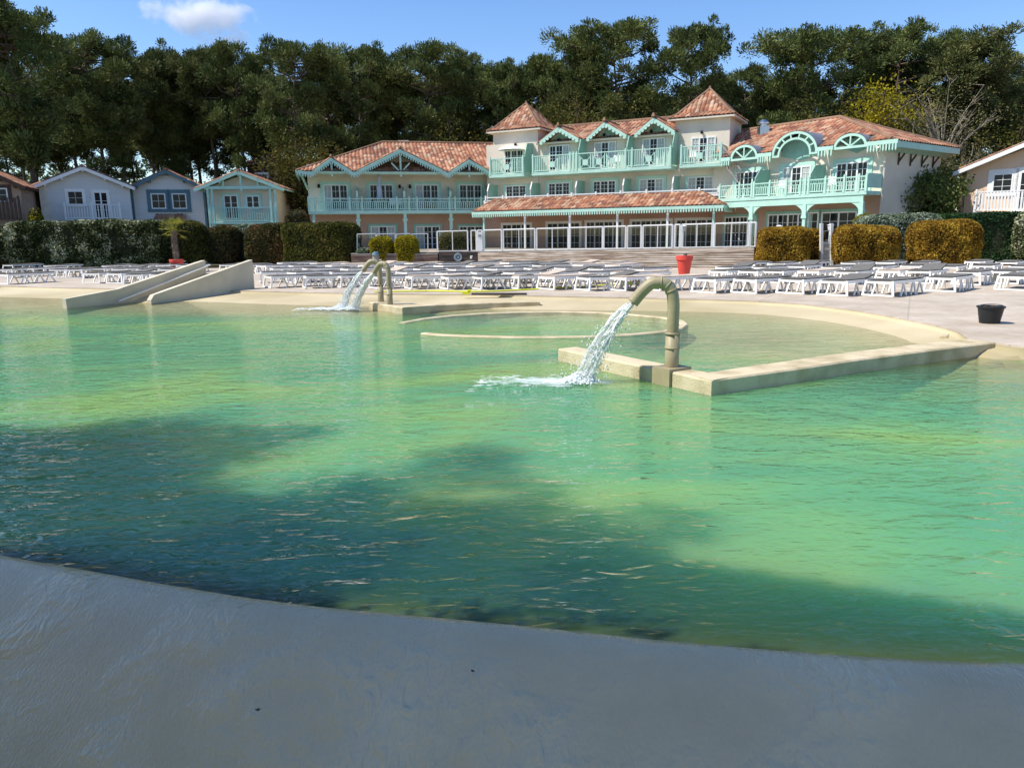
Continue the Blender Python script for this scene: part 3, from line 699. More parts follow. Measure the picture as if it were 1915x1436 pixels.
def place(px, py, ang, kind, label, group):
    global NL
    src = protoG if kind == 'G' else protoB
    if not used[kind]: o = src; used[kind] = True
    else: o = copy_tree(src)
    q = G(px, py, .002); o.location = q; o.rotation_euler = (0, 0, math.pi / 2 - R(ang)); o['label'] = label; o['group'] = group; NL += 1
    if NL > 3 and rl.random() < .22:         # some backs are tipped up a little
        for c in o.children:
            if c.name.startswith('backrest'):
                a_ = -R(rl.uniform(5, 14)); pv = Vector((1.19, 0, .38)); M_ = Matrix.Rotation(a_, 4, 'Y'); c.matrix_basis = Matrix.Translation(pv) @ M_ @ Matrix.Translation(-pv)
rl = random.Random(5)
def row(xs, y0, y1, ang, rown, zone, pb=.1, jit=3):
    xs = list(xs); n = len(xs)
    for i, x in enumerate(xs):
        y = y0 + (y1 - y0) * i / max(1, n - 1)
        k = 'B' if rl.random() < pb else 'G'
        a = ang + rl.uniform(-jit, jit)
        colr = 'beige' if k == 'B' else 'grey'
        place(x + rl.uniform(-7, 7), y + rl.uniform(-1.5, 1.5), a, k, f'{colr} sling lounger, {ords[i]} from the left in the {rown}, {zone}', f'white sun loungers, {zone}')
Zr = 'right of the red pot'
row([1312, 1398, 1472, 1556, 1638], 547.5, 556, 47, 'front row', Zr, .2)
row([1762, 1884], 548, 543, 44, 'bucket row', Zr, 0)
row([1340, 1392, 1450, 1512, 1580, 1654, 1722, 1800, 1872], 530, 533, 44, 'second row', Zr, .1)
row([1360, 1424, 1490, 1560, 1628, 1696, 1764, 1836, 1900], 519, 519, 42, 'third row', Zr, .05)
row([1392, 1452, 1512, 1590, 1650, 1716, 1820, 1880], 510, 509, 40, 'back row', Zr, .05)
Zm = 'mid deck'
row([x for x in range(500, 1235, 66)], 538, 544, 58, 'front row', Zm, .35, 14)
row([x for x in range(484, 1180, 67)], 529, 532, 52, 'second row', Zm, .2, 18)
row([x for x in range(505, 1190, 68)], 520.5, 522, 58, 'third row', Zm, .25, 16)
row([x for x in range(484, 1195, 66)], 513.5, 514.5, 50, 'fourth row', Zm, .3, 16)
row([x for x in range(520, 1180, 60)], 507.5, 508.5, 54, 'back row', Zm, .4, 9)
Zl = 'left of the slide'
row([8, 166, 212, 252, 300], 531, 533, 14, 'front row', Zl, 0, 14)
row([8, 60, 108, 146, 186, 226, 272, 318], 519, 521, 8, 'middle row', Zl, 0, 10)
row([20, 96, 205, 262, 312, 350, 430, 455], 511, 511, 10, 'back row', Zl, 0, 10)
def free_thing(mb_list, name, loc, label, cat, group=None):
    t = thing(name, loc, label, cat, group)
    for nm, mb, mt, sm in mb_list: mb.build(nm, mt, t, smooth=sm)
    return t
# odd lounger with its back raised, in front of the orange bush
# ------------------------------------------------------------------ pots and bucket
def pot(px, py, H, rt_, rb_, label):
    q = G(px, py, .002); t = thing('flower_pot', q, label, 'flower pot', 'red flower pots')
    mb = MB(); mb.lathe(q, [(rb_ * .9, 0), (rb_, .01), (rt_ * .93, H * .78), (rt_ * .93, H * .80), (rt_ * 1.04, H * .80), (rt_ * 1.06, H * .985), (rt_ * 1.04, H), (rt_ * .95, H), (rt_ * .93, H * .9)], 32); mb.build('pot_body', redP, t, smooth=False)
    mb = MB(); mb.lathe(q, [(0.001, H * .93), (rt_ * .5, H * .94), (rt_ * .94, H * .9)], 20); mb.build('soil', soilM, t, smooth=True)
    return t, q
t, q = pot(1279, 518, .80, .30, .19, 'large empty red flower pot among the loungers in front of the wooden wall')
mb = MB(); mb.tube([q + V(.02, 0, .7), q + V(.03, 0, .82)], [.07, .05], 8); blob(mb, q + V(.03, 0, .82), .08); mb.build('cut_stump', bark, t)
t, q2 = pot(332, 508, .62, .33, .21, 'red flower pot holding the small palm beside the left hedge')
def palm():
    t = thing('small_palm', q2 + Z * .55, 'small fan palm with shaggy trunk growing in a red pot', 'palm tree')
    mb = MB(); H = 1.5
    pts_ = [q2 + Z * .55 + V(.04 * math.sin(i), 0, H * i / 8) for i in range(9)]
    mb.tube(pts_, [.13, .12, .13, .11, .12, .11, .13, .12, .09], 9)
    rr = random.Random(3)
    for i in range(240):
        z = rr.uniform(.05, H); a = rr.uniform(0, 6.28); p = q2 + Z * (.55 + z) + V(math.cos(a), math.sin(a), 0) * .11
        mb.bar(p, p + V(math.cos(a) * .06, math.sin(a) * .06, rr.uniform(.05, .14)), .03, .01)
    mb.build('trunk', mat('palm_fibre', (.20, .15, .11), .95, .35, 8, .5, 20), t)
    mb = MB(); top = q2 + Z * (.55 + H)
    for k in range(26):
        a = rr.uniform(0, 6.28); el = rr.uniform(-.5, 1.2); L_ = rr.uniform(.35, .6)
        d = V(math.cos(a) * math.cos(el), math.sin(a) * math.cos(el), math.sin(el)); e = top + d * L_
        mb.tube([top, top + d * L_ * .6, e], .012, 4)
        sd = d.cross(Z).normalized(); u_ = sd.cross(d)
        for j in range(13):
            b_ = -1.25 + 2.5 * j / 12; dv = (d * math.cos(b_) + sd * math.sin(b_)) + V(0, 0, -.15); ln = rr.uniform(.3, .42)
            w_ = (sd * math.cos(b_) - d * math.sin(b_)) * .018
            mb.face([e - w_, e + w_, e + dv * ln])
    mb.build('fronds', leafmat('palm_fronds', [(.14, .15, .03), (.30, .30, .05), (.42, .38, .07)]), t)
palm()
def bucket():
    q = G(1850, 604, .002); t = thing('bucket', q, 'black plastic builder bucket standing alone on the pale deck', 'bucket')
    mb = MB(); mb.lathe(q, [(.001, .004), (.155, 0), (.16, .01), (.205, .27), (.222, .272), (.225, .30), (.205, .305), (.198, .29), (.15, .03), (.001, .03)], 36); mb.build('bucket_body', blackP, t, smooth=False)
    mb = MB(); pts_ = [q + V(.215 * math.cos(a), .215 * math.sin(a) * .35 - .02, .30 + .03 * math.sin(a)) for a in [math.pi * k / 12 for k in range(13)]]
    mb.tube(pts_, .006, 6); mb.build('handle', steel, t)
    mb = MB(); blob(mb, q + V(.03, 0, .29), .05, .6); blob(mb, q + V(-.08, .05, .285), .05, .5); mb.build('contents', soilM, t)
bucket()
def yellow_items():
    q = G(872, 552, .0); t = thing('yellow_float', q, 'small bright yellow float lying on the pool edge with its line', 'pool float')
    mb = MB(); mb.box(q + V(0, 0, .06), .22, .1, .08); mb.box(q + V(.09, 0, .12), .1, .1, .07); mb.build('float_body', yellowP, t)
    mb = MB(); p = q + V(.15, 0, .03); mb.bar(p, G(985, 551, .01) + V(0, 0, .02), .10, .05); mb.build('float_line', mat('dark_hose', (.05, .05, .045), .7), t)
    a = G(1165, 531, .03); b = G(1215, 527, .03); mb = MB(); mb.bar(a, b, .25, .07); mb.build('yellow_mat', yellowP, base=a, label='bright yellow mat left on the deck between middle loungers', cat='mat')
    pts_ = smoothpath([G(700, 547, .01), G(800, 545, .01), G(900, 546, .01), G(1010, 541, .01), G(1100, 536, .01), G(1165, 531, .01)], 6)
    mb = MB(); mb.tube([p + Z * .012 for p in pts_], .022, 6); mb.build('yellow_hose', yellowP, base=pts_[0], label='yellow hose lying along the deck in front of the middle loungers', cat='hose')
yellow_items()
# ------------------------------------------------------------------ facade frames
class Fr:
    def __init__(s, a, b):
        s.a = Vector(a); b = Vector(b); s.f = (b - s.a).normalized(); s.L = (b - s.a).length
        s.n = Vector((s.f.y, -s.f.x)); s.F = Vector((s.f.x, s.f.y, 0)); s.N = Vector((s.n.x, s.n.y, 0))
    def w(s, u, o, z): q = s.a + s.f * u + s.n * o; return Vector((q.x, q.y, z))
    def px(s, x, y, o=0.0):
        d = ray(x, y); a = s.a + s.n * o
        t = (a - CAM.xy).dot(s.n) / Vector((d.x, d.y)).dot(s.n); P = CAM + d * t
        return (P.xy - s.a).dot(s.f), P.z
    def u(s, x, o=0.0, y=400): return s.px(x, y, o)[0]
    def z(s, x, y, o=0.0): return s.px(x, y, o)[1]
    def box(s, mb, u0, u1, o0, o1, z0, z1):
        mb.hexa([s.w(u0, o1, z0), s.w(u1, o1, z0), s.w(u1, o0, z0), s.w(u0, o0, z0), s.w(u0, o1, z1), s.w(u1, o1, z1), s.w(u1, o0, z1), s.w(u0, o0, z1)])
    def poly(s, mb, pts, o, th):              # pts (u,z) prism going back th from plane o
        mb.prism([s.w(u, o, z) for u, z in pts], -s.N * th)
def roofplane(mb, poly, ud, pitch=.27, amp=.075, lift=.03):
    """corrugated tile sheet clipped to a planar polygon; ud = horizontal direction across the ribs"""
    poly = [Vector(p) for p in poly]; o = poly[0]; ud = Vector(ud).normalized()
    nrm = (poly[1] - poly[0]).cross(poly[2] - poly[0]).normalized()
    if nrm.z < 0: nrm = -nrm
    ud = (ud - nrm * ud.dot(nrm)).normalized(); vd = nrm.cross(ud)
    if vd.z < 0: vd = -vd
    P = [((p - o).dot(ud), (p - o).dot(vd)) for p in poly]
    u0 = min(a for a, b in P); u1 = max(a for a, b in P); n = max(1, int((u1 - u0) / (pitch / 4)))
    def rng(u):
        vs = []
        for i in range(len(P)):
            (a, b), (c, d) = P[i], P[(i + 1) % len(P)]
            if (a - u) * (c - u) <= 0 and abs(a - c) > 1e-9: vs.append(b + (d - b) * (u - a) / (c - a))
        return (min(vs), max(vs)) if vs else None
    prev = None
    for i in range(n + 1):
        u = u0 + (u1 - u0) * min(max(i / n, .0005), .9995); r_ = rng(u)
        if r_ is None: prev = None; continue
        h = lift + amp * abs(math.sin(math.pi * u / pitch))
        cur = (u, r_[0], r_[1], h)
        if prev:
            q = [(prev[0], prev[1], prev[3]), (cur[0], cur[1], cur[3]), (cur[0], cur[2], cur[3]), (prev[0], prev[2], prev[3])]
            mb.face([o + ud * a + vd * b + nrm * c for a, b, c in q], [(a + 50, b + 50) for a, b, c in q])
        prev = cur
def slab(mb, poly, th=.12, down=.0):
    poly = [Vector(p) for p in poly]; nrm = (poly[1] - poly[0]).cross(poly[2] - poly[0]).normalized()
    if nrm.z < 0: nrm = -nrm
    mb.prism([p - nrm * (down + .0) for p in poly], -nrm * th)
def ridgecap(mb, a, b, r=.11): mb.tube([a, b], r, 8)
def window(fr, o, uc, z0, z1, w, par, leaves=3, rows=3, surround=None, sw=.16, cur=0, frame_m=white, mid_double=True, sill=False, cols=2):
    root = None
    mb = MB(); fw_ = .075; d0, d1 = o + .01, o + .07
    fr.box(mb, uc - w / 2, uc + w / 2, d0, d1, z1 - fw_, z1); fr.box(mb, uc - w / 2, uc + w / 2, d0, d1, z0, z0 + fw_)
    fr.box(mb, uc - w / 2, uc - w / 2 + fw_, d0, d1 - .002, z0 + fw_, z1 - fw_); fr.box(mb, uc + w / 2 - fw_, uc + w / 2, d0, d1 - .002, z0 + fw_, z1 - fw_)
    for k in range(1, leaves):
        u_ = uc - w / 2 + w * k / leaves; fr.box(mb, u_ - .045, u_ + .045, d0, d1 - .004, z0 + fw_, z1 - fw_)
    lw = w / leaves
    for k in range(leaves):
        for j in range(1, cols):
            uu = uc - w / 2 + lw * (k + j / cols); fr.box(mb, uu - .011, uu + .011, d0 + .01, d1 - .01, z0 + fw_, z1 - fw_)
        for j in range(1, rows):
            zz = z0 + (z1 - z0) * j / rows; fr.box(mb, uc - w / 2 + lw * k + .06, uc - w / 2 + lw * (k + 1) - .06, d0 + .012, d1 - .012, zz - .010, zz + .010)
    f = mb.build('window', frame_m, par)
    mb = MB(); fr.box(mb, uc - w / 2 + .02, uc + w / 2 - .02, o + .012, o + .03, z0 + .02, z1 - .02); mb.build('pane', paneM, f)
    if cur:
        if cur & 1: mb = MB(); fr.box(mb, uc - w / 2 + .07, uc - w / 2 + lw * .9, o + .032, o + .035, z0 + .07, z1 - .07); mb.build('curtain', curtM, f)
        if cur & 2: mb = MB(); fr.box(mb, uc + w / 2 - lw * .9, uc + w / 2 - .07, o + .032, o + .035, z0 + .07, z1 - .07); mb.build('curtain', curtM, f)
    if surround:
        mb = MB(); a = uc - w / 2; b = uc + w / 2; e = o + .05
        fr.box(mb, a - sw, a, o - .01, e, z0, z1 + sw); fr.box(mb, b, b + sw, o - .01, e, z0, z1 + sw); fr.box(mb, a, b, o - .01, e - .003, z1, z1 + sw)
        if sill: fr.box(mb, a - sw, b + sw, o - .01, e + .04, z0 - sw * .8, z0)
        mb.build('surround', surround, f)
    return f
def railing(fr, o, u0, u1, z0, h, par, mt=mint, name='balcony_railing', gap=.135, posts=None, diamonds=(), lattice=True, ends=None, bw=.055):
    mb = MB()
    fr.box(mb, u0, u1, o - .03, o + .03, z0 + h - .06, z0 + h); fr.box(mb, u0, u1, o - .025, o + .025, z0 + .06, z0 + .12)
    if lattice: fr.box(mb, u0, u1, o - .02, o + .02, z0 + h - .26, z0 + h - .22)
    posts = posts or [u0, u1]
    for p in posts: fr.box(mb, p - .055, p + .055, o - .055, o + .055, z0 - .05, z0 + h + .07); fr.box(mb, p - .035, p + .035, o - .035, o + .035, z0 + h + .07, z0 + h + .13)
    n = int((u1 - u0) / gap)
    for i in range(1, n):
        u_ = u0 + (u1 - u0) * i / n
        if any(abs(u_ - d) < .36 for d in diamonds): continue
        fr.box(mb, u_ - bw / 2, u_ + bw / 2, o - .012, o + .012, z0 + .12, z0 + h - (.26 if lattice else .06))
    if lattice:
        m_ = int((u1 - u0) / .27)
        for i in range(m_):
            a = u0 + (u1 - u0) * (i + .5) / m_
            mb.tube([fr.w(a + .085 * math.cos(k * math.pi / 4), o, z0 + h - .14 + .06 * math.sin(k * math.pi / 4)) for k in range(9)], .013, 4, cap=False)
    for d in diamonds:
        zc = z0 + .12 + (h - .38) / 2; hh = (h - .38) / 2
        for s in (-1, 1):
            fr.box(mb, d + s * .36 - .03, d + s * .36 + .03, o - .015, o + .015, z0 + .12, z0 + h - .22)
            mb.bar(fr.w(d - .34, o, zc - s * hh), fr.w(d + .34, o, zc + s * hh), .03, .04, fr.N)
        fr.poly(mb, [(d - .19, zc - .12), (d - .08, zc - hh * .55), (d + .08, zc - hh * .55), (d + .19, zc - .12), (d + .19, zc + .12), (d + .08, zc + hh * .55), (d - .08, zc + hh * .55), (d - .19, zc + .12)], o + .02, .04)
    return mb.build(name, mt, par)
def fascia(par, pts, H=.24, teeth=.16, pitch=.17, th=.04, nrm=None, mt=mint, name='fascia'):
    """board hanging below a line of 3-D points, with a row of hanging teeth"""
    mb = MB()
    for a, b in zip(pts[:-1], pts[1:]):
        a, b = Vector(a), Vector(b); d = b - a; L = d.length; hd = Vector((d.x, d.y, 0)).normalized(); nn = nrm if nrm is not None else hd.cross(Z)
        mb.prism([a, b, b - Z * H, a - Z * H], nn * th)
        n = max(1, int(L / pitch))
        if teeth:
            for i in range(n):
                c = a + d * ((i + .5) / n) - Z * H + nn * .008; w_ = hd * pitch * .27
                mb.prism([c - w_, c + w_, c + w_ - Z * teeth * .7, c - Z * teeth, c - w_ - Z * teeth * .7], nn * (th - .012))
    return mb.build(name, mt, par)
# ================================================================== hotel
Lw = Fr((-13.9, 52.2), (-2.0, 54.8)); Mw = Fr((-1.77, 54.0), (12.7, 46.4)); Rw = Fr((12.6, 45.2), (18.6, 37.2))
hotel = thing('hotel_building', (2, 52, .5), 'large cream hotel with mint green balconies, red tiled roofs and two square towers', 'hotel')
TZ = .75                                     # terrace level
WO = -1.45                                   # wall plane behind railings
# ---- left wing
uL = Lw.u(579, WO); uR = Lw.u(924, WO) + .9
zb = Lw.z(700, 400)                          # underside of balcony slab
zd = Lw.z(700, 394)
zr = Lw.z(700, 371)
zE = Lw.z(668, 322)                          # eaves valley
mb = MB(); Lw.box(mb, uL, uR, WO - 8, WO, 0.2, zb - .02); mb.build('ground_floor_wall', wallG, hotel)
mb = MB(); Lw.box(mb, uL, uR, WO - 8, WO, zb - .02, zE + .62); mb.build('wall', wallM, hotel)
# balcony slab, edge beam
mb = MB(); Lw.box(mb, Lw.u(577), Lw.u(906), WO, .03, zb, zd); mb.build('balcony_slab', mint, hotel)
ups = [577, 655, 668, 757, 838]
posts_px = [578, 592, 656, 668, 678, 744, 756, 766, 781, 842, 853, 900, 906]
railing(Lw, -.03, Lw.u(577), Lw.u(906), zd, zr - zd, hotel, posts=[Lw.u(x) for x in (578, 591, 655, 678, 743, 766, 781, 841, 852, 900)])
mb = MB()
for x in (586.5,): mb.bar(Lw.w(Lw.u(x), -.2, TZ - .5), Lw.w(Lw.u(x), -.2, zb), .16, .16)
mb.build('post', mint, hotel)
for x in (669.5, 757.5, 843.5):
    mb = MB(); u_ = Lw.u(x); Lw.box(mb, u_ - .1, u_ + .1, -.22, -.02, TZ - .6, zb); Lw.box(mb, u_ - .07, u_ + .07, -.17, -.05, zb, zr + .5)
    Lw.box(mb, u_ - .16, u_ + .16, -.26, .02, zb - .5, zb - .35); Lw.box(mb, u_ - .14, u_ + .14, -.25, .01, TZ - .1, TZ + .1)
    mb.build('post', mint, hotel)
for x in (669.5, 757.5, 843.5, 909):
    mb = MB(); u_ = Lw.u(x) ; zz = zr + .75
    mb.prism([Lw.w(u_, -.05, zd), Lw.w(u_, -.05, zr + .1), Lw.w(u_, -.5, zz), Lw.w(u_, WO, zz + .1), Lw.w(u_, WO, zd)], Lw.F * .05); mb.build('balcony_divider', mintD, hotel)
cur_ = [1, 2, 1, 2]
for i, x in enumerate((630, 715, 799.5, 880.5)):
    uc = Lw.u(x, WO); z1 = Lw.z(x, 345.5, WO); window(Lw, WO, uc, zd + .02, z1, 1.66, hotel, 3, 4, mint, .2, cur=[1, 0, 1, 0][i])
for i, x in enumerate((715, 799, 880)):
    uc = Lw.u(x, WO); z1 = Lw.z(x, 423, WO); window(Lw, WO, uc, TZ - .1, z1, 1.75, hotel, 3, 4, mintD, .16, cur=[3, 1, 0][i])
mb = MB()
for x, y in ((596, 346), (747, 347), (766, 347), (911, 347), (932, 348)):
    u_, z_ = Lw.px(x, y, WO); mb.tube([Lw.w(u_, WO + .0, z_), Lw.w(u_, WO + .14, z_), Lw.w(u_, WO + .16, z_ - .2)], [.05, .08, .09], 8)
mb.build('wall_lamp', dark, hotel)
# left wing roof
EO = .25                                      # front line of the little gables
uc_l = Lw.u(553, EO, 312); zc_l = Lw.z(553, 318, EO)
slope = .45; dep = 5.6; zR = zE + slope * dep
uRr = uR + .3
u_h = Lw.u(715, EO - dep, 272)
ridgeA = Lw.w(u_h, EO - dep, zR); ridgeB = Lw.w(uRr, EO - dep, zR)
eA = Lw.w(uc_l, EO, zE); eB = Lw.w(uRr, EO, zE); bA = Lw.w(uc_l, EO - 2 * dep, zE); bB = Lw.w(uRr, EO - 2 * dep, zE)
mb = MB(); sb = MB()
roofplane(mb, [eA, eB, ridgeB, ridgeA], Lw.F); roofplane(mb, [bB, bA, ridgeA, ridgeB], Lw.F); roofplane(mb, [bA, eA, ridgeA], Lw.N)
for P_ in ([eA, eB, ridgeB, ridgeA], [bB, bA, ridgeA, ridgeB], [bA, eA, ridgeA]): slab(sb, P_)
gab = [(588, 625, 663, 300), (669, 753, 838, 284), (842, 880, 921, 303)]
zig = [Lw.w(uc_l, EO, zc_l)]; caps = MB(); ginf = MB(); truss = MB()
ridgecap(caps, ridgeA + Z * .08, ridgeB + Z * .08); ridgecap(caps, eA + Z * .05, ridgeA + Z * .08)
for a, c, b, yp in gab:
    ua, uc, ub = Lw.u(a, EO), Lw.u(c, EO), Lw.u(b, EO); zp = Lw.z(c, yp - 4, EO); dm = (zp - zE) / slope
    pk = Lw.w(uc, EO, zp); mt_ = Lw.w(uc, EO - dm, zp); A = Lw.w(ua, EO, zE); B = Lw.w(ub, EO, zE)
    roofplane(mb, [A, pk, mt_], Lw.N, lift=.05); roofplane(mb, [B, pk, mt_], Lw.N, lift=.05)
    slab(sb, [A, pk, mt_], .06, -.02); slab(sb, [B, pk, mt_], .06, -.02)
    ridgecap(caps, pk + Z * .1, mt_ + Z * .1, .1)
    zig += [A - Z * .05, pk - Z * .02, B - Z * .05]
    Lw.poly(ginf, [(ua + .3, zE + .1), (ub - .3, zE + .1), (uc, zp - .25)], WO + .1, .1)
    zt = zE - .02 if c == 753 else zE - .02
    Lw.box(truss, ua + .6, ub - .6, EO - .22, EO - .12, zt - .14, zt + .02)
    Lw.box(truss, uc - .06, uc + .06, EO - .2, EO - .1, zt - .3, zp - .2)
    if c == 753:
        for s in (-1, 1): truss.bar(Lw.w(uc + s * .12, EO - .15, zt + .1), Lw.w(uc + s * .62, EO - .15, zt + .62), .08, .09, Lw.N)
    caps.tube([pk + Z * .12, pk + Z * .26], [.13, .05], 6)
zig.append(Lw.w(uRr - .4, EO, zE - .1))
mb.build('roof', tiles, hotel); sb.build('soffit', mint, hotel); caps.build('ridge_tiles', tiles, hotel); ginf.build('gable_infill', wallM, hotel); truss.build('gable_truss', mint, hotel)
fascia(hotel, zig, .2, .17)
fascia(hotel, [Lw.w(uc_l, EO - 2 * dep, zE), Lw.w(uc_l, EO, zc_l)], .2, .17)
mb = MB(); mb.bar(Lw.w(uc_l + .3, WO + 1.0, zE - .2), Lw.w(uL, WO, zE - 1.1), .1, .12); mb.build('bracket', mint, hotel)
# chimney lumps beyond the ridge
mb = MB(); q = Lw.w(Lw.u(755, EO - dep - .5, 270), EO - dep - .4, zR); mb.box(q, .8, .6, .5); mb.build('chimney', wallM, hotel)
# ---- middle block
zMb = Mw.z(1000, 372)                         # first-floor deck
zrl = Mw.z(1100, 362)
uM0, uM1 = Mw.u(905, WO), Mw.u(1352, WO)
z2b = Mw.z(1100, 323.5, 0)                    # underside of upper balconies
z2d = z2b + .28
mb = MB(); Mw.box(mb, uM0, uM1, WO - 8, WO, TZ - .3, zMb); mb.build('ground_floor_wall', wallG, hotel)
zE2 = Mw.z(1090, 258, WO + .3)
mb = MB(); Mw.box(mb, uM0 + .3, uM1 - .02, WO - 8, WO, zMb, zE2); mb.build('wall', wallM, hotel)
mb = MB(); Mw.box(mb, Mw.u(905), Mw.u(1345), WO, .02, zMb - .22, zMb - .0); mb.build('balcony_slab', white, hotel)
# low open railing of the long first-floor terrace
mb = MB(); a_, b_ = Mw.u(908), Mw.u(1342)
Mw.box(mb, a_, b_, -.03, .03, zrl - .07, zrl); Mw.box(mb, a_, b_, -.02, .02, zrl - .32, zrl - .27)
for x in (909, 941, 983, 1025, 1069, 1114, 1160, 1208, 1256, 1306, 1342):
    u_ = Mw.u(x); Mw.box(mb, u_ - .055, u_ + .055, -.055, .055, zMb - .02, zrl + .1)
mb.build('terrace_railing', white, hotel)
for i, x in enumerate((966, 1046, 1130, 1217, 1308)):
    z1 = Mw.z(x, [347, 342, 338, 334.5, 330.5][i], WO); window(Mw, WO, Mw.u(x, WO), zMb + .01, z1, 1.62, hotel, 3, 4, mint, .18, cur=[0, 0, 0, 3, 3][i])
for x in (912, 992, 1076, 1164, 1256):
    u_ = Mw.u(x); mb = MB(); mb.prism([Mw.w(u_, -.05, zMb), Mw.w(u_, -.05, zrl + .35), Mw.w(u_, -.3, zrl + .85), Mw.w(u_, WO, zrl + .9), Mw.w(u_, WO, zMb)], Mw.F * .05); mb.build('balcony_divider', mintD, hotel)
    mb = MB(); mb.bar(Mw.w(u_, -.02, zMb), Mw.w(u_, -.02, zrl + .4), .07, .08); mb.bar(Mw.w(u_, -.02, zrl + .4), Mw.w(u_, -.28, zrl + .9), .07, .08); mb.build('divider_post', white, hotel)
# upper balconies
for (x0, x1, dia) in ((917, 980, (949,)), (996, 1252, (1033, 1094, 1119, 1144, 1211)), (1269, 1345, (1304,))):
    u0, u1 = Mw.u(x0, .0), Mw.u(x1, .0)
    mb = MB(); Mw.box(mb, u0 - .03, u1 + .03, WO, .04, z2b, z2d - .08); mb.build('balcony_slab', mint, hotel)
    ps = [u0 + .05, u1 - .05] + ([Mw.u(x) for x in (1066, 1072, 1078, 1168, 1180)] if x0 == 996 else [])
    railing(Mw, .0, u0, u1, z2d - .08, 1.06, hotel, posts=ps, diamonds=[Mw.u(x) for x in dia], lattice=False)
    mb = MB()
    for u_ in (u0 + .02, u1 - .02):
        mb.bar(Mw.w(u_, 0, z2d + .95), Mw.w(u_, WO, z2d + .95), .05, .06)
        for k in range(1, 9): o_ = WO * k / 9; mb.bar(Mw.w(u_, o_, z2d - .05), Mw.w(u_, o_, z2d + .93), .05, .05)
    mb.build('railing_return', mint, hotel)
for x in (980, 1079, 1168, 1252):
    u_ = Mw.u(x, 0) + .02; mb = MB(); mb.prism([Mw.w(u_, -.1, z2d), Mw.w(u_, -.1, z2d + 1.2), Mw.w(u_, -.45, z2d + 1.9), Mw.w(u_, WO, z2d + 2.0), Mw.w(u_, WO, z2d)], Mw.F * .05); mb.build('balcony_divider', mintD, hotel)
# dormer gables with french windows
zR2 = Mw.z(1140, 231, WO - 2.6)
gs = [(1010, 1044, 1081, 237, 262), (1096, 1128.5, 1169, 228, 258), (1184, 1218, 1257, 220, 252)]
roof = MB(); sb = MB(); caps = MB(); uA, uB = Mw.u(1003, WO + .35), Mw.u(1264, WO + .35)
oE = WO + .35; ze2 = Mw.z(1090, 262, oE); dd = 3.2; sl2 = (zR2 - ze2) / dd
A = Mw.w(uA, oE, ze2); B = Mw.w(uB, oE, ze2); C_ = Mw.w(uB, oE - dd, zR2); Dd = Mw.w(uA, oE - dd, zR2); E_ = Mw.w(uB, oE - 2 * dd, ze2); F_ = Mw.w(uA, oE - 2 * dd, ze2)
roofplane(roof, [A, B, C_, Dd], Mw.F); roofplane(roof, [E_, F_, Dd, C_], Mw.F); slab(sb, [A, B, C_, Dd]); slab(sb, [E_, F_, Dd, C_]); ridgecap(caps, C_ + Z * .08, Dd + Z * .08)
for i, (a, c, b, yp, yf) in enumerate(gs):
    oo = WO + .75; ua, uc, ub = Mw.u(a, oo), Mw.u(c, oo), Mw.u(b, oo); zp = Mw.z(c, yp + 1, oo); zf = Mw.z(a, [265, 258.5, 251][i], oo)
    dm = max(.8, (zp - ze2) / sl2 + (oo - oE) + .0); pk = Mw.w(uc, oo, zp); mk = Mw.w(uc, oo - dm, zp); A1 = Mw.w(ua, oo, zf); B1 = Mw.w(ub, oo, zf); A2 = Mw.w(ua, oo - 1.3, zf); B2 = Mw.w(ub, oo - 1.3, zf)
    roofplane(roof, [A1, pk, mk, A2], Mw.N, lift=.04); roofplane(roof, [B1, pk, mk, B2], Mw.N, lift=.04); slab(sb, [A1, pk, mk, A2], .07, -.02); slab(sb, [B1, pk, mk, B2], .07, -.02)
    ridgecap(caps, pk + Z * .1, mk + Z * .1, .1); caps.tube([pk + Z * .08, pk + Z * .3], [.15, .06], 6)
    fascia(hotel, [A1 - Z * .0, pk - Z * .0, B1], .17, 0, nrm=Mw.N, mt=mint, name='bargeboard')
    mb = MB()                                 # scalloped bargeboard edge
    for s_, e_ in ((A1, pk), (pk, B1)):
        for k in range(6): q = s_.lerp(e_, (k + .5) / 6) - Z * .2; mb.tube([q - Mw.N * .02, q + Mw.N * .045], .11, 8)
    mb.build('scallops', mint, hotel)
    mb = MB(); wz = zE2 - .1; Mw.poly(mb, [(ua + .35, z2d), (ub - .35, z2d), (ub - .35, zf + .1), (uc, zp - .12), (ua + .35, zf + .1)], WO + .05, .6); mb.build('dormer_wall', wallM, hotel)
    mb = MB(); Mw.poly(mb, [(ua + .5, zf + .0), (ub - .5, zf + .0), (uc, zp - .2)], WO + .09, .03); mb.build('gable_panel', mintD, hotel)
    window(Mw, WO + .05, Mw.u([1047, 1131, 1220][i], WO), z2d, Mw.z(c, [272, 266, 259][i], WO) , 1.5, hotel, 3, 4, None, cur=3 if i else 2)
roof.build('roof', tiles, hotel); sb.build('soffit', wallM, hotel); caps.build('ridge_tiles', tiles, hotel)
mb = MB()
for x, y in ((965, 271), (1046, 262), (1131, 253), (1219, 246), (1313, 248)):
    u_, z_ = Mw.px(x, y, WO + .1); mb.tube([Mw.w(u_, WO + .05, z_), Mw.w(u_, WO + .22, z_ + .03), Mw.w(u_ + .02, WO + .26, z_ - .06)], [.05, .08, .09], 8)
mb.build('wall_lamp', dark, hotel)
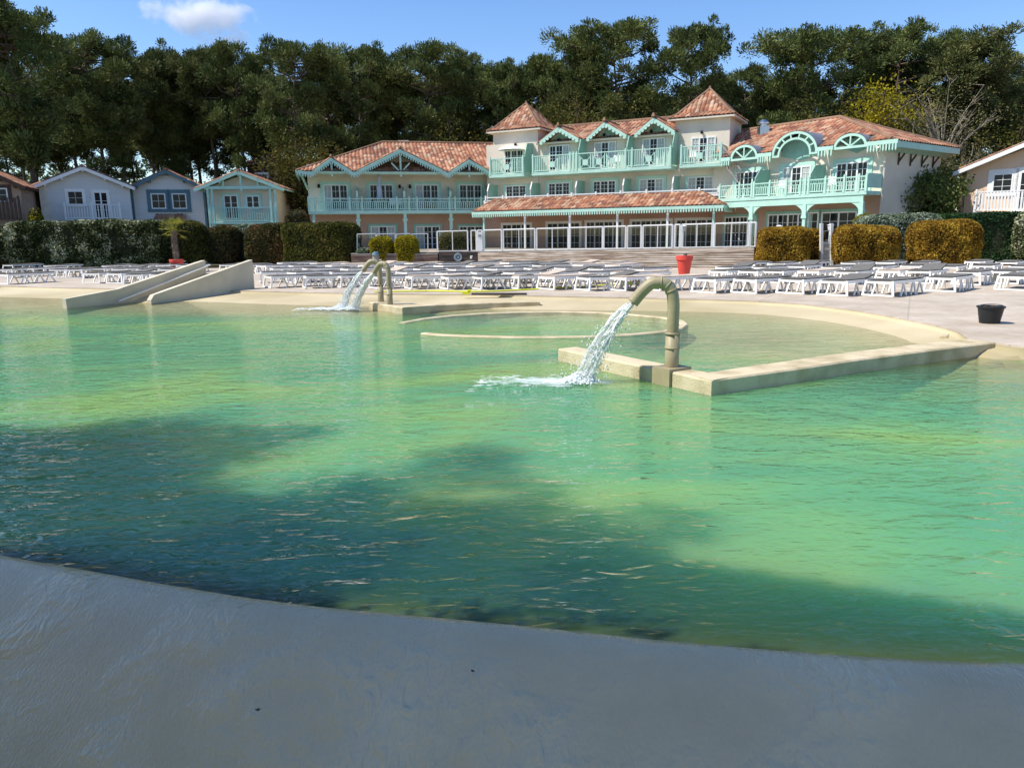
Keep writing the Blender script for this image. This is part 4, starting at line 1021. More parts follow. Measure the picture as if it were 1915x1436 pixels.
# towers
def tower(x0, x1, ye, ax, ay, wx, wtop, cu):
    o = WO + .1; u0, u1 = Mw.u(x0, o, ye), Mw.u(x1, o, ye); ze = Mw.z((x0 + x1) / 2, ye, o); dp = u1 - u0
    mb = MB(); Mw.box(mb, u0, u1, o - dp, o, z2b - .4, ze + .1); mb.build('tower_wall', wallM, hotel)
    uc = (u0 + u1) / 2; zt = Mw.z(ax, ay + 3, o - dp / 2); ov = .34; mb = MB(); sb = MB(); cp = MB()
    cs = [Mw.w(u0 - ov, o + ov, ze), Mw.w(u1 + ov, o + ov, ze), Mw.w(u1 + ov, o - dp - ov, ze), Mw.w(u0 - ov, o - dp - ov, ze)]; ap = Mw.w(uc, o - dp / 2, zt)
    for k in range(4):
        a, b = cs[k], cs[(k + 1) % 4]
        # a slight bell-cast foot
        m1, m2 = a.lerp(ap, .22) - Z * .16, b.lerp(ap, .22) - Z * .16
        roofplane(mb, [a, b, m2, m1], b - a); roofplane(mb, [m1, m2, ap], b - a); ridgecap(cp, a + Z * .05, m1 + Z * .07, .09); ridgecap(cp, m1 + Z * .07, ap + Z * .07, .09)
    slab(sb, [c - Z * .0 for c in cs], .1); mb.build('tower_roof', tiles, hotel); sb.build('soffit', wallM, hotel); cp.tube([ap, ap + Z * .25], [.12, .05], 8); cp.build('ridge_tiles', tiles, hotel)
    window(Mw, o, Mw.u(wx, o), z2d, Mw.z(wx, wtop, o), 1.5, hotel, 3, 4, None, cur=cu)
    return u0, u1, ze
tower(922, 1006, 244, 971, 194, 963, 281, 0); tower(1263, 1366, 220, 1316, 167, 1311, 257, 3)
# porch roof over the ground floor
zpe = Mw.z(1100, 391, 2.0); oP = 2.0; u0, u1 = Mw.u(883, oP), Mw.u(1353, oP); zpt = Mw.z(1100, 367.5, .1)
i0, i1 = Mw.u(925, .1), Mw.u(1312, .1)
P_ = [Mw.w(u0, oP, zpe), Mw.w(u1, oP, zpe), Mw.w(i1, .1, zpt), Mw.w(i0, .1, zpt)]
mb = MB(); roofplane(mb, P_, Mw.F); roofplane(mb, [P_[1], Mw.w(u1, -1.2, zpe), P_[2]], Mw.N); roofplane(mb, [P_[0], Mw.w(u0, -1.2, zpe), P_[3]], Mw.N); mb.build('porch_roof', tiles, hotel)
sb = MB(); slab(sb, P_, .1); Mw.box(sb, i0, i1, WO, .08, zpt - .3, zpt - .05); sb.build('soffit', wallM, hotel)
fascia(hotel, [Mw.w(u0, oP + .02, zpe), Mw.w(u1, oP + .02, zpe)], .17, .2, .16); fascia(hotel, [Mw.w(u1, oP, zpe), Mw.w(u1, -1.0, zpe)], .17, .2, .16); fascia(hotel, [Mw.w(u0, -1, zpe), Mw.w(u0, oP, zpe)], .17, .2, .16)
for x in (905, 982, 1066, 1155, 1249, 1335):
    mb = MB(); u_ = Mw.u(x, oP - .25); Mw.box(mb, u_ - .06, u_ + .06, oP - .3, oP - .18, TZ - .2, zpe - .05); mb.build('post', mint if x in (905, 1335) else white, hotel)
for i, (x, w_, lv) in enumerate(((966, 2.3, 3), (1054, 2.5, 3), (1130, 2.6, 4), (1218, 2.7, 4), (1303, 2.6, 4))):
    zt = Mw.z(x, [419, 416.5, 414, 412, 410][i], WO); window(Mw, WO, Mw.u(x, WO), TZ - .15, zt, w_, hotel, lv, 4, white, .1, frame_m=white)
# ---- right wing
zR0 = Rw.z(1480, 371); zRd = Rw.z(1480, 364.5); zRr = Rw.z(1480, 338.5)
uE = Rw.u(1618); uW = Rw.u(1648, WO)
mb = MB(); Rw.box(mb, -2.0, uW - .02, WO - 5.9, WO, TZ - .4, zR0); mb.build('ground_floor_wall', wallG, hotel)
zRE = Rw.z(1640, 268, WO)
mb = MB(); Rw.box(mb, -2.0, uW, WO - 6.0, WO, zR0, zRE + .1); mb.build('wall', wallM, hotel)
mb = MB(); Rw.box(mb, uW - .1, uW + .005, WO - 6.0, WO + .004, 0, zR0); mb.build('side_wall', wallM, hotel)
mb = MB(); Rw.box(mb, Rw.u(1343), uE, WO, .04, zR0, zRd); mb.build('balcony_slab', mint, hotel)
railing(Rw, .0, Rw.u(1344), uE, zRd, zRr - zRd, hotel, posts=[Rw.u(x) for x in (1345, 1381, 1404, 1408, 1437, 1468, 1494, 1503, 1509, 1540, 1575, 1602, 1616)])
mb = MB(); mb.bar(Rw.w(uE, 0, zRr), Rw.w(uE, WO, zRr), .06, .06); mb.bar(Rw.w(uE, 0, zRd + .5), Rw.w(uE, WO, zRd + .5), .05, .7); mb.build('railing_return', mint, hotel)
# mint beam with arched brackets on posts
mb = MB(); zbm = Rw.z(1480, 383)
Rw.box(mb, Rw.u(1350), Rw.u(1612), -.1, .0, zbm - .02, zR0); mb.build('beam', mint, hotel)
for x in (1405, 1504, 1610):
    mb = MB(); u_ = Rw.u(x); Rw.box(mb, u_ - .09, u_ + .09, -.14, .03, TZ - .3, zbm); Rw.box(mb, u_ - .15, u_ + .15, -.18, .07, zbm - .75, zbm - .6); Rw.box(mb, u_ - .12, u_ + .12, -.17, .06, zbm - .6, zbm - .35)
    for s in (-1, 1):
        if x == 1610 and s == 1: continue
        pr = [(u_ + s * .09, zbm - .65)] + [(u_ + s * (.09 + .75 * (1 - math.cos(t))), zbm - .65 + .65 * math.sin(t)) for t in [math.pi / 2 * k / 8 for k in range(1, 9)]] + [(u_ + s * .09, zbm)]
        Rw.poly(mb, pr, -.02, .07)
    mb.build('post', mint, hotel)
for i, x in enumerate((1397, 1486, 1588)):
    z1 = Rw.z(x, [321, 312, 304][i], WO); window(Rw, WO, Rw.u(x, WO), zRd + .01, z1, 1.75, hotel, 3, 4, mint, .2, cur=[0, 3, 0][i])
for x, z_ in ((1418, 0), (1520, 0)):
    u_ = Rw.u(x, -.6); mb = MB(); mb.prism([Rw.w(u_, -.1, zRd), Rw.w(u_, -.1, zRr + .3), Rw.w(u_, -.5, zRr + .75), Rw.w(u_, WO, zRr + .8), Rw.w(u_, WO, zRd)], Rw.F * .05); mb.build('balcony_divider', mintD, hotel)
for i, (x, w_, lv) in enumerate(((1385, 2.2, 4), (1475, 2.6, 4), (1520, .8, 1), (1570, 2.0, 2))):
    window(Rw, WO, Rw.u(x, WO), TZ - .1, Rw.z(x, [405, 400, 397, 396][i], WO), w_, hotel, lv, 4, mintD, .14)
# right wing roof: hipped, eaves with arched openings
oE = -.75; uRe = Rw.u(1668, oE, 262); zee = Rw.z(1668, 262, oE); uS = Rw.u(1340, oE, 300)
wd = 7.4; dpk = wd / 2
uh = uRe - 5.0; zpk = Rw.z(1571, 222, oE - dpk)
pk = Rw.w(Rw.u(1571, oE - dpk, 222), oE - dpk, zpk); pe = Rw.w(uS - 1, oE - dpk, zpk)
e0 = Rw.w(uS - 1, oE, zee); e1 = Rw.w(uRe, oE, zee); e2 = Rw.w(uRe, oE - wd, zee); e3 = Rw.w(uS - 1, oE - wd, zee)
mb = MB(); sb = MB(); cp = MB()
zW = zee + (zpk - zee) * (oE - WO) / dpk
em0, em1 = Rw.w(uS - 1, WO, zW), Rw.w(uRe - (uRe - Rw.u(1571, oE - dpk, 222)) * (oE - WO) / dpk, WO, zW)
for P_, d_ in (([em0, em1, pk, pe], Rw.F), ([e1, e2, pk], Rw.N), ([e2, e3, pe, pk], Rw.F)): roofplane(mb, P_, d_); slab(sb, P_, .14)
ridgecap(cp, e1 + Z * .06, pk + Z * .08); ridgecap(cp, pe + Z * .08, pk + Z * .08); ridgecap(cp, e2 + Z * .06, pk + Z * .08)
sof = MB(); sof.prism([Rw.w(uW - .02, WO + .02, zee - .42), Rw.w(uRe, WO + .02, zee - .14), Rw.w(uRe, oE - wd, zee - .14), Rw.w(uW - .02, oE - wd, zee - .42)], Z * -.06)
sof.build('eaves_boarding', mint, hotel)
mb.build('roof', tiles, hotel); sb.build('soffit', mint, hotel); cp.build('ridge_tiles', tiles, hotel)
fascia(hotel, [e1, e2], .3, 0, nrm=Rw.F)
for k in range(1, 5):
    mb = MB(); o_ = WO - k * 1.25; mb.bar(Rw.w(uW, o_, zee - .95), Rw.w(uW + .32, o_, zee - .5), .06, .08); mb.bar(Rw.w(uW + .04, o_, zee - 1.05), Rw.w(uW + .04, o_, zee - .45), .06, .06)
    mb.build('bracket', brownW, hotel)
# flat fringe pieces and arches
def arch(xa, xb, ytop, yb, spokes, thick=.13, ringw=.0):
    o = oE + .04; ua, ub = Rw.u(xa, o), Rw.u(xb, o); uc = (ua + ub) / 2; r = (ub - ua) / 2; zb_ = Rw.z((xa + xb) / 2, yb, o); zt = Rw.z((xa + xb) / 2, ytop, o); ry = zt - zb_
    N = 18; arc_ = [(uc - r * math.cos(math.pi * k / N), zb_ + ry * math.sin(math.pi * k / N)) for k in range(N + 1)]
    inn = [(uc - (r - thick) * math.cos(math.pi * k / N), zb_ + (ry - thick) * math.sin(math.pi * k / N)) for k in range(N + 1)]
    mb = MB()
    for k in range(N): Rw.poly(mb, [arc_[k], arc_[k + 1], inn[k + 1], inn[k]], o, .08)
    if ringw:
        k1 = 1 - ringw; i2 = [(uc - r * k1 * math.cos(math.pi * k / N), zb_ + ry * k1 * math.sin(math.pi * k / N)) for k in range(N + 1)]; i3 = [(uc - (r * k1 - .11) * math.cos(math.pi * k / N), zb_ + (ry * k1 - .11) * math.sin(math.pi * k / N)) for k in range(N + 1)]
        for k in range(N): Rw.poly(mb, [i2[k], i2[k + 1], i3[k + 1], i3[k]], o, .07)
        for s in (-1, 1): Rw.box(mb, min(uc + s * r, uc + s * (r * k1 - .11)), max(uc + s * r, uc + s * (r * k1 - .11)), o - .07, o - .002, zb_ - .1, zb_)
    else: Rw.box(mb, ua, ub, o - .07, o - .002, zb_ - .1, zb_ + .02)
    for k in range(1, spokes + 1):
        t = math.pi * k / (spokes + 1); r0 = (1 - ringw - .06) if ringw else .0
        a_ = Rw.w(uc - r * r0 * math.cos(t), o - .035, zb_ + ry * r0 * math.sin(t)); b_ = Rw.w(uc - (r - .05) * math.cos(t), o - .035, zb_ + (ry - .05) * math.sin(t)); mb.bar(a_, b_, .055, .075, Rw.N)
    a = mb.build('arched_opening', mint, hotel)
    mb = MB(); dpt = max(1.2, (zt - zee) / .46 + .9)
    for k in range(N):
        p_, q_ = arc_[k], arc_[k + 1]; f_ = lambda z: max(.3, (z - zee) / .42 + .5)
        mb.face([Rw.w(p_[0], o, p_[1] + .03), Rw.w(q_[0], o, q_[1] + .03), Rw.w(q_[0], o - f_(q_[1]), q_[1] + .03), Rw.w(p_[0], o - f_(p_[1]), p_[1] + .03)])
    mb.build('barrel_roof', zinc, a)
    mb = MB(); 
    for k in range(N): Rw.poly(mb, [inn[k], inn[k + 1], (uc, zb_ - .3)], WO + .03, .04)
    mb.build('arch_back_panel', mintD, a)
    return ua, ub
arch(1361, 1411, 272, 297, 3); arch(1437, 1521, 247, 289, 6, ringw=.27); arch(1550, 1611, 251, 275, 3)
oF = oE + .06
for xa, xb in ((1335, 1361), (1411, 1437), (1521, 1550), (1611, 1668)):
    ev = MB(); evs = MB(); ua, ub = Rw.u(xa, oF), Rw.u(xb, oF); P_ = [Rw.w(ua, oE, zee), Rw.w(ub, oE, zee), em1 if xb == 1668 else Rw.w(ub, WO, zW), Rw.w(ua, WO, zW)]; roofplane(ev, P_, Rw.F); slab(evs, P_, .1)
    ev.build('eaves_tiles', tiles, hotel); evs.build('eaves_soffit', mint, hotel)
for xa, xb in ((1411, 1437), (1521, 1550), (1611, 1668)):
    ua, ub = Rw.u(xa, oF), Rw.u(xb, oF); fascia(hotel, [Rw.w(ua, oF, zee + .02), Rw.w(ub, oF, zee + .02)], .2, .34, .15)
fascia(hotel, [Rw.w(Rw.u(1345, oF), oF, zee), Rw.w(Rw.u(1361, oF), oF, zee)], .2, .3, .15)
mb = MB(); q = Rw.w(Rw.u(1648, WO), WO + .06, 0); mb.tube([q + Z * .3, q + Z * (zee - .7), q + Z * (zee - .3) + Rw.N * .8 + Z * 0], .06, 8); mb.build('downpipe', wallM, hotel)
# roof vent
q = D(1427, 250, 47.5); mb = MB(); mb.box(q + Z * -.1, .55, .55, 1.0); mb.tube([q + Z * .4, q + Z * .55], .22, 12); mb.tube([q + Z * .55, q + Z * .62, q + Z * .8], [.34, .34, .12], 12); mb.build('roof_vent', steel, hotel)
# outside stair rail at the joint of the wings
mb = MB(); a_ = Mw.w(Mw.u(1346, 0), 0.05, z2d + .9); b_ = a_ + V(.9, -.9, -1.5)
mb.bar(a_, b_, .06, .07); mb.bar(a_ - Z * .85, b_ - Z * .85, .06, .07)
for k in range(9): c = a_.lerp(b_, k / 8); mb.bar(c, c - Z * .85, .04, .04)
mb.build('stair_rail', greyW, hotel)
# things on the balconies
def parasol_closed():
    u_ = Lw.u(711.5, -.55); b = Lw.w(u_, -.55, zd); t = thing('closed_parasol', b, 'folded grey parasol standing on the left wing balcony', 'parasol')
    mb = MB(); mb.tube([b, b + Z * 2.5], .025, 8); mb.build('pole', white, t)
    mb = MB(); mb.tube([b + Z * .75, b + Z * .85, b + Z * 1.5, b + Z * 2.1, b + Z * 2.3, b + Z * 2.35, b + Z * 2.48], [.05, .22, .17, .11, .09, .13, .05], 10); mb.build('canopy', parasolM, t)
    mb = MB(); mb.tube([b + Z * .03, b + Z * .12], [.3, .25], 12); mb.build('base', white, t)
    q = Lw.w(Lw.u(716, -.9), -.9, zd); t2 = thing('garden_table', q, 'white plastic table on the left wing balcony under the folded parasol', 'table')
    mb = MB(); Lw.box(mb, Lw.u(702, -.9), Lw.u(724, -.9), -1.15, -.75, zd + .66, zd + .70); mb.build('table_top', whiteP, t2)
    mb = MB()
    for xx in (704, 722): Lw.box(mb, Lw.u(xx, -.9) - .03, Lw.u(xx, -.9) + .03, -1.1, -1.05, zd, zd + .66)
    mb.build('trestle', whiteP, t2)
    u_ = Mw.u(958, -.9); b = Mw.w(u_, -.9, z2d - .05); t = thing('open_parasol', b, 'open white parasol on the left tower balcony', 'parasol')
    mb = MB(); mb.tube([b, b + Z * 1.9], .025, 8); mb.build('pole', white, t)
    mb = MB(); mb.lathe(b + Z * 1.62, [(.95, 0), (.8, .13), (.5, .24), (.05, .31)], 12); mb.build('canopy', whiteP, t)
parasol_closed()
def chair(fr, x, o, z, lab, mt=whiteP):
    u_ = fr.u(x, o); b = fr.w(u_, o, z); t = thing('garden_chair', b, lab, 'chair', 'white plastic chairs on the balconies')
    mb = MB(); fr.box(mb, u_ - .22, u_ + .22, o - .22, o + .22, z + .40, z + .44); mb.build('seat', mt, t)
    mb = MB(); fr.box(mb, u_ - .22, u_ + .22, o - .25, o - .21, z + .44, z + .85); mb.build('backrest', mt, t)
    for s in (-1, 1):
        for r_ in (-1, 1): mb = MB(); fr.box(mb, u_ + s * .2 - .02, u_ + s * .2 + .02, o + r_ * .2 - .02, o + r_ * .2 + .02, z, z + .40); mb.build('leg', mt, t)
for fr, x, o, z, lab in ((Lw, 735, -.6, zd, 'white plastic chair right of the folded parasol on the left wing balcony'), (Lw, 747, -.6, zd, 'white plastic chair by the second balcony divider of the left wing'),
                         (Mw, 1150, -.7, z2d - .05, 'white chair behind the middle diamonds of the long upper balcony'), (Mw, 1290, -.6, z2d - .05, 'white chair on the right tower balcony'),
                         (Rw, 1455, -.7, zRd, 'pale chair on the right wing balcony left of its middle window'), (Rw, 1548, -.7, zRd, 'pale chair on the right wing balcony between two windows')):
    chair(fr, x, o, z, lab)
# ================================================================== terrace wall, fence
Tz = [(657, 41.6), (820, 41.3), (906, 41.0), (1000, 39.7), (1127, 38.1), (1257, 36.4), (1333, 35.5), (1412, 34.6), (1560, 33.6)]
def tpt(x):
    for (a, ya), (b, yb) in zip(Tz[:-1], Tz[1:]):
        if x <= b: break
    Y = ya + (yb - ya) * (x - a) / (b - a); q = D(x, 480, Y); return Vector((q.x, q.y))
def topz_(x, y): q = tpt(x); return D(x, y, q.y).z
mb = MB(); base = [tpt(x) for x, _ in Tz]
back = [Lw.w(-2, WO - 2, 0).xy, Lw.w(uR, WO - 2, 0).xy, Mw.w(6, WO - 2, 0).xy, Rw.w(2, WO - 2, 0).xy, Rw.w(12, WO - 3, 0).xy]
fr_ = [tpt(x) + Vector((0, .35)) for x in (657, 820, 1000, 1257, 1412)]
vs = [(*q, TZ) for q in fr_] + [(*q, TZ) for q in back]; mb.mesh(vs, [(i, i + 1, 5 + i + 1, 5 + i) for i in range(4)]); mb.build('terrace', terrM, kind='structure')
def woodwall(x0, x1, y0, y1, m_, label, n=6, rows=6):
    a, b = tpt(x0), tpt(x1); z0 = topz_(x0, y0); z1 = topz_(x1, y1); t = thing('retaining_wall', (a.x, a.y, 0), label, 'wall', 'timber walls below the terrace')
    d = (b - a).normalized(); nr = Vector((d.y, -d.x)); mb = MB()
    for k in range(rows):
        za, zb_ = -.05 + (z0 + .05) * k / rows, -.05 + (z1 + .05) * k / rows; ha = (z0 + .05) / rows; hb = (z1 + .05) / rows
        A_ = Vector((a.x, a.y, za)); B_ = Vector((b.x, b.y, zb_)); th = Vector((nr.x, nr.y, 0)) * (.04 + .002 * (k % 2))
        mb.hexa([A_ - th * 3, B_ - th * 3, B_ + th, A_ + th][::-1] + [q + Z * (ha - .006) for q in [A_ - th * 3, B_ - th * 3, B_ + th, A_ + th][::-1]])
    o = mb.build('planks', m_, t)
    mb = MB(); q = Vector((nr.x, nr.y, 0)) * .06
    mb.bar(Vector((*a, z0 + .02)) - q * 2, Vector((*b, z1 + .02)) - q * 2, .34, .05); mb.build('coping', greyW, t)
    return t
woodwall(657, 819, 476, 476, plankD, 'dark brown planter wall holding the two yellow bushes at the left of the terrace')
woodwall(821, 894, 471, 471, plankmat('black_planks', (.018, .014, .012), (.04, .03, .025), (.10, .06, .045)), 'almost black plank wall carrying the hose reel')
woodwall(894.5, 1410, 471.5, 463, plankL, 'long pale weathered plank wall below the glass fence', rows=9)
# niche
def niche():
    a, b = tpt(1060), tpt(1186); d = (b - a).normalized(); nr = Vector((d.y, -d.x)); A_ = Vector((*a, 0)) + Vector((nr.x, nr.y, 0)) * .07; zt = topz_(1100, 478); zb_ = topz_(1100, 491); L_ = (b - a).length; D3 = Vector((d.x, d.y, 0)); N3 = Vector((nr.x, nr.y, 0))
    t = thing('vent_rack', A_ + Z * zb_, 'row of dark square openings in a frame low on the pale plank wall', 'wall openings')
    mb = MB(); mb.prism([A_ + Z * zb_, A_ + D3 * L_ * .9 + Z * zb_, A_ + D3 * L_ + Z * zb_, A_ + D3 * L_ * .92 + Z * zt, A_ + Z * zt], N3 * .02); mb.build('dark_back', mat('dark_red_void', (.02, .008, .007), .9), t)
    mb = MB()
    for k in range(10): q = A_ + D3 * L_ * .9 * k / 9 + N3 * .03; mb.bar(q + Z * zb_, q + Z * zt, .05, .06)
    mb.bar(A_ + Z * zt + N3 * .03, A_ + D3 * L_ * .92 + Z * zt + N3 * .03, .08, .05); mb.bar(A_ + Z * zb_ + N3 * .03, A_ + D3 * L_ * .92 + Z * zb_ + N3 * .03, .08, .05); mb.build('frame', plankD, t)
niche()
def reel():
    a = tpt(857); c = Vector((a.x, a.y - .12, topz_(857, 481))); t = thing('hose_reel', c, 'coiled blue grey garden hose hung on the dark plank wall', 'hose reel')
    mb = MB()
    for r_ in (.16, .2, .13): mb.tube([c + V(r_ * math.cos(k * .4488), -.03 * (r_ > .15), r_ * math.sin(k * .4488)) for k in range(15)], .028, 8, cap=False)
    mb.build('hose_coil', hoseM, t)
    mb = MB(); mb.tube([c + V(0, .08, 0), c + V(0, -.04, 0)], .07, 12); mb.tube([c + V(0, 0, .2), c + V(0, -.02, .3)], .02, 6); mb.build('hub', hoseM, t)
    a = tpt(881); c = Vector((a.x, a.y - .1, topz_(881, 481))); mb = MB(); mb.box(c, .1, .04, .16); mb.box(c + V(.03, -.02, .05), .12, .03, .05)
    mb.build('wall_tap', whiteP, base=c, label='small white tap fitting right of the coiled hose', cat='tap')
    a = tpt(704) ; c = G(704, 508, 0); t = thing('bollard', c, 'grey cylindrical post with cap behind the twin spouts', 'bollard')
    mb = MB(); mb.tube([c, c + Z * .78], .16, 14); mb.build('post_body', greyW, t); mb = MB(); mb.tube([c + Z * .78, c + Z * .9, c + Z * .94], [.2, .14, .05], 14); mb.build('cap', blueW, t)
reel()
def fence(name, segs, label, y0f, y1f, zbase=None, mids=True):
    """segs: list of (x0,x1,has_mid)"""
    q0 = tpt(segs[0][0]); t = thing(name, (q0.x, q0.y, TZ), label, 'fence')
    for i, (x0, x1, mid) in enumerate(segs):
        a, b = tpt(x0 + .8), tpt(x1 - .8)
        zt0, zt1 = topz_(x0, y0f(x0)), topz_(x1, y0f(x1)); zb0, zb1 = topz_(x0, y1f(x0)), topz_(x1, y1f(x1))
        A0, A1, B0, B1 = Vector((*a, zb0)), Vector((*a, zt0)), Vector((*b, zb1)), Vector((*b, zt1))
        mb = MB(); mb.bar(A0, A1, .07, .06); mb.bar(B0, B1, .07, .06); mb.bar(A1, B1, .05, .06); mb.bar(A0 + Z * .03, B0 + Z * .03, .05, .06)
        if mid: m0, m1 = (A0 + B0) / 2, (A1 + B1) / 2; mb.bar(m0, m1, .045, .05)
        p = mb.build('fence_panel', white, t)
        mb = MB(); mb.face([A0, B0, B1, A1]); mb.build('glass', fglass, p)
    return t
lin = lambda xa, ya, xb, yb: (lambda x: ya + (yb - ya) * (x - xa) / (xb - xa))
fence('terrace_fence', [(818, 876, 1), (881, 892, 0), (893, 903, 0), (904.5, 939, 0), (941, 1001, 1), (1003, 1063, 1), (1065, 1127, 1), (1128, 1170, 0), (1172, 1199, 0), (1201, 1257, 1), (1260, 1271, 0), (1273, 1331, 1), (1334, 1398, 1), (1400, 1412, 0)],
      'long white framed glass fence along the top of the pale plank wall', lin(820, 433, 1410, 416), lin(820, 471, 1410, 462.5))
a = tpt(898); 
def gatepanel(x, w_, label):
    p = tpt(x); z0, z1 = topz_(x, 470), topz_(x, 434); mb = MB(); mb.box((p.x, p.y - .06, (z0 + z1) / 2), w_, .05, z1 - z0); t = thing('notice_panel', (p.x, p.y - .06, z0), label, 'panel'); mb.build('board', whiteP, t)
    mb = MB(); mb.box((p.x, p.y - .095, z1 - .2), w_ * .6, .015, .14); mb.build('notice', mat('grey_print', (.3, .3, .3)), t)
gatepanel(898, .28, 'narrow white board on the glass fence right of the dark plank wall')
def fence_left():
    t = thing('garden_fence', D(668, 470, 43), 'lower white framed glass fence behind the two yellow bushes', 'fence')
    for x0, x1 in ((668, 703), (705, 739), (741, 767), (769, 800)):
        A0, A1, B0, B1 = D(x0, 472, 43), D(x0, 438, 43), D(x1, 472, 43), D(x1, 437, 43)
        mb = MB(); mb.bar(A0, A1, .05, .05); mb.bar(B0, B1, .05, .05); mb.bar(A1, B1, .05, .05); p = mb.build('fence_panel', white, t)
        mb = MB(); mb.face([A0, B0, B1, A1]); mb.build('glass', fglass, p)
fence_left()
def whitegate():
    Y = 34.6; t = thing('picket_gate', D(1545, 497, Y), 'white picket gate between the first and second orange bushes', 'gate')
    mb = MB()
    for x in (1536, 1555): mb.bar(D(x, 497, Y), D(x, 418, Y), .14, .12)
    mb.build('gate_post', white, t); mb = MB()
    for k in range(7): x = 1538.5 + k * 2.4; mb.bar(D(x, 492, Y), D(x, 452, Y), .035, .03)
    mb.bar(D(1537, 455, Y), D(1554, 455, Y), .05, .06); mb.bar(D(1537, 488, Y), D(1554, 488, Y), .05, .06); mb.build('pickets', white, t)
whitegate()
def lamp(x, y0, y1, Y, lab):
    b = D(x, y0, Y); tpp = D(x, y1, Y); h = tpp.z - b.z; t = thing('lamp_post', b, lab, 'lamp', 'white garden lanterns')
    mb = MB(); mb.tube([b, b + Z * (h - .3)], .04, 8); mb.build('pole', white, t); mb = MB(); mb.tube([b + Z * (h - .3), b + Z * (h - .28), b + Z * (h - .08), b + Z * (h - .06), b + Z * h], [.05, .1, .13, .17, .03], 6); mb.build('lantern', white, t)
lamp(1277, 465, 421, 36.9, 'white lantern post behind the glass fence right of the red pot'); lamp(1551, 455, 419, 36, 'white lantern post by the picket gate')
lamp(1457, 430, 421, 37, 'small white lantern above the first orange bush')
# ================================================================== small houses
def gable_house(cx0, cx1, Ya, ang, ridge, eave, depth, wallm, trim, label, name='chalet', pl=0, pr=0, over=.35, wx=()):
    """front wall from pixel cx0 at depth Ya, turned by ang, to pixel cx1"""
    a = D(cx0, 400, Ya).xy; d = Vector((math.cos(ang), math.sin(ang))); r_ = ray(cx1, 400); k = Vector((r_.x, r_.y)).normalized()
    # intersect a + d t with camera ray k s
    det = d.x * -k.y + k.x * d.y; t = (-a.x * -k.y - k.x * a.y) / det if abs(det) > 1e-6 else 6
    t = abs((a.x * k.y - a.y * k.x) / (d.y * k.x - d.x * k.y))
    f = Fr(a, a + d * t); W_ = t; th = thing(name, (a.x, a.y, 0), label, 'house', 'small houses beyond the left hedge')
    zt = f.z((cx0 + cx1) / 2, ridge, over); zl = f.z(cx0, eave, over); uc = W_ / 2
    mb = MB(); f.box(mb, 0, W_, -depth, 0, -.1, zl); f.poly(mb, [(0, zl), (W_, zl), (uc, zl + (zt - zl) * uc / (uc + over))], 0, depth); mb.build('wall', wallm, th)
    A = (-over, zl - .12); B = (W_ + over, zl - .12); mb = MB(); sb = MB()
    pa = [f.w(A[0], over, A[1]), f.w(uc, over, zt), f.w(uc, -depth - .3, zt), f.w(A[0], -depth - .3, A[1])]; pb_ = [f.w(B[0], over, B[1]), f.w(uc, over, zt), f.w(uc, -depth - .3, zt), f.w(B[0], -depth - .3, B[1])]
    roofplane(mb, pa, f.N); roofplane(mb, pb_, f.N); slab(sb, pa, .1); slab(sb, pb_, .1); ridgecap(mb, f.w(uc, over + .05, zt + .06), f.w(uc, -depth, zt + .06)); mb.build('roof', tiles, th); sb.build('soffit', trim, th)
    mb = MB()
    for e in (A, B):
        s_, q = f.w(e[0], over + .02, e[1] - .1), f.w(uc, over + .02, zt - .1); mb.bar(s_, q, .05, .2, f.N)
    mb.build('bargeboard', trim, th)
    mb = MB()
    for s in (-.75, -.42, .42, .75):
        u_ = uc + s * (uc + over); z_ = zt - .22 - abs(s) * (zt - zl + .12); f.box(mb, u_ - .05, u_ + .05, 0, over, z_ - .1, z_ + .05)
    f.box(mb, uc - .06, uc + .06, 0, over, zt - .32, zt - .15); mb.build('purlin_end', trim, th)
    return th, f, zt, zl, W_
h1, f1, zt, zl, W1 = gable_house(79, 247, 50.5, R(24), 312, 345, 7, siding, white, 'white boarded chalet with white balcony above the left hedge, second from the left')
window(f1, 0, f1.u(145), f1.z(145, 384), f1.z(145, 357), .95, h1, 1, 2, white, .12, sill=True)
window(f1, 0, f1.u(192), f1.z(192, 410), f1.z(192, 359), .85, h1, 2, 3, white, .12, cols=1)
railing(f1, .7, f1.u(125), f1.u(226), f1.z(175, 411), 1.0, h1, white, gap=.16, lattice=False, posts=[f1.u(125), f1.u(175), f1.u(226)])
mb = MB(); f1.box(mb, f1.u(125), f1.u(226), 0, .75, f1.z(175, 413), f1.z(175, 411)); mb.build('balcony_slab', white, h1)
mb = MB(); f1.box(mb, -.02, .45, .0, .012, 0, zl - .1); f1.box(mb, -.012, 0, -7, 0, 0, zl - .15); mb.build('corner_strip', mat('pale_render', (.68, .62, .52), .9), h1)
h2, f2, zt, zl, W2 = gable_house(253, 383, 53.5, R(14), 318, 349, 7, siding, blueW, 'white boarded chalet with two blue framed windows, third from the left')
for x in (299, 338): window(f2, 0, f2.u(x), f2.z(x, 391), f2.z(x, 362), .95, h2, 1, 2, blueW, .26, sill=True)
mb = MB(); pr = [f2.w(f2.u(290), .9, f2.z(316, 413)), f2.w(f2.u(351), .9, f2.z(316, 413)), f2.w(f2.u(349), .02, f2.z(316, 402)), f2.w(f2.u(291), .02, f2.z(316, 402))]; roofplane(mb, pr, f2.F); mb.build('door_canopy', tiles, h2)
mb = MB(); f2.box(mb, -.16, -.0, -.1, .03, 0, zl); f2.box(mb, W2, W2 + .14, -.1, .03, 0, zl); mb.build('downpipe', blueW, h2)
h3, f3, zt, zl, W3 = gable_house(392, 519, 53, R(5), 320, 350, 7, wallM, mint, 'cream chalet with mint green porch, balcony and gable truss, nearest the hotel', over=.7)
mb = MB()
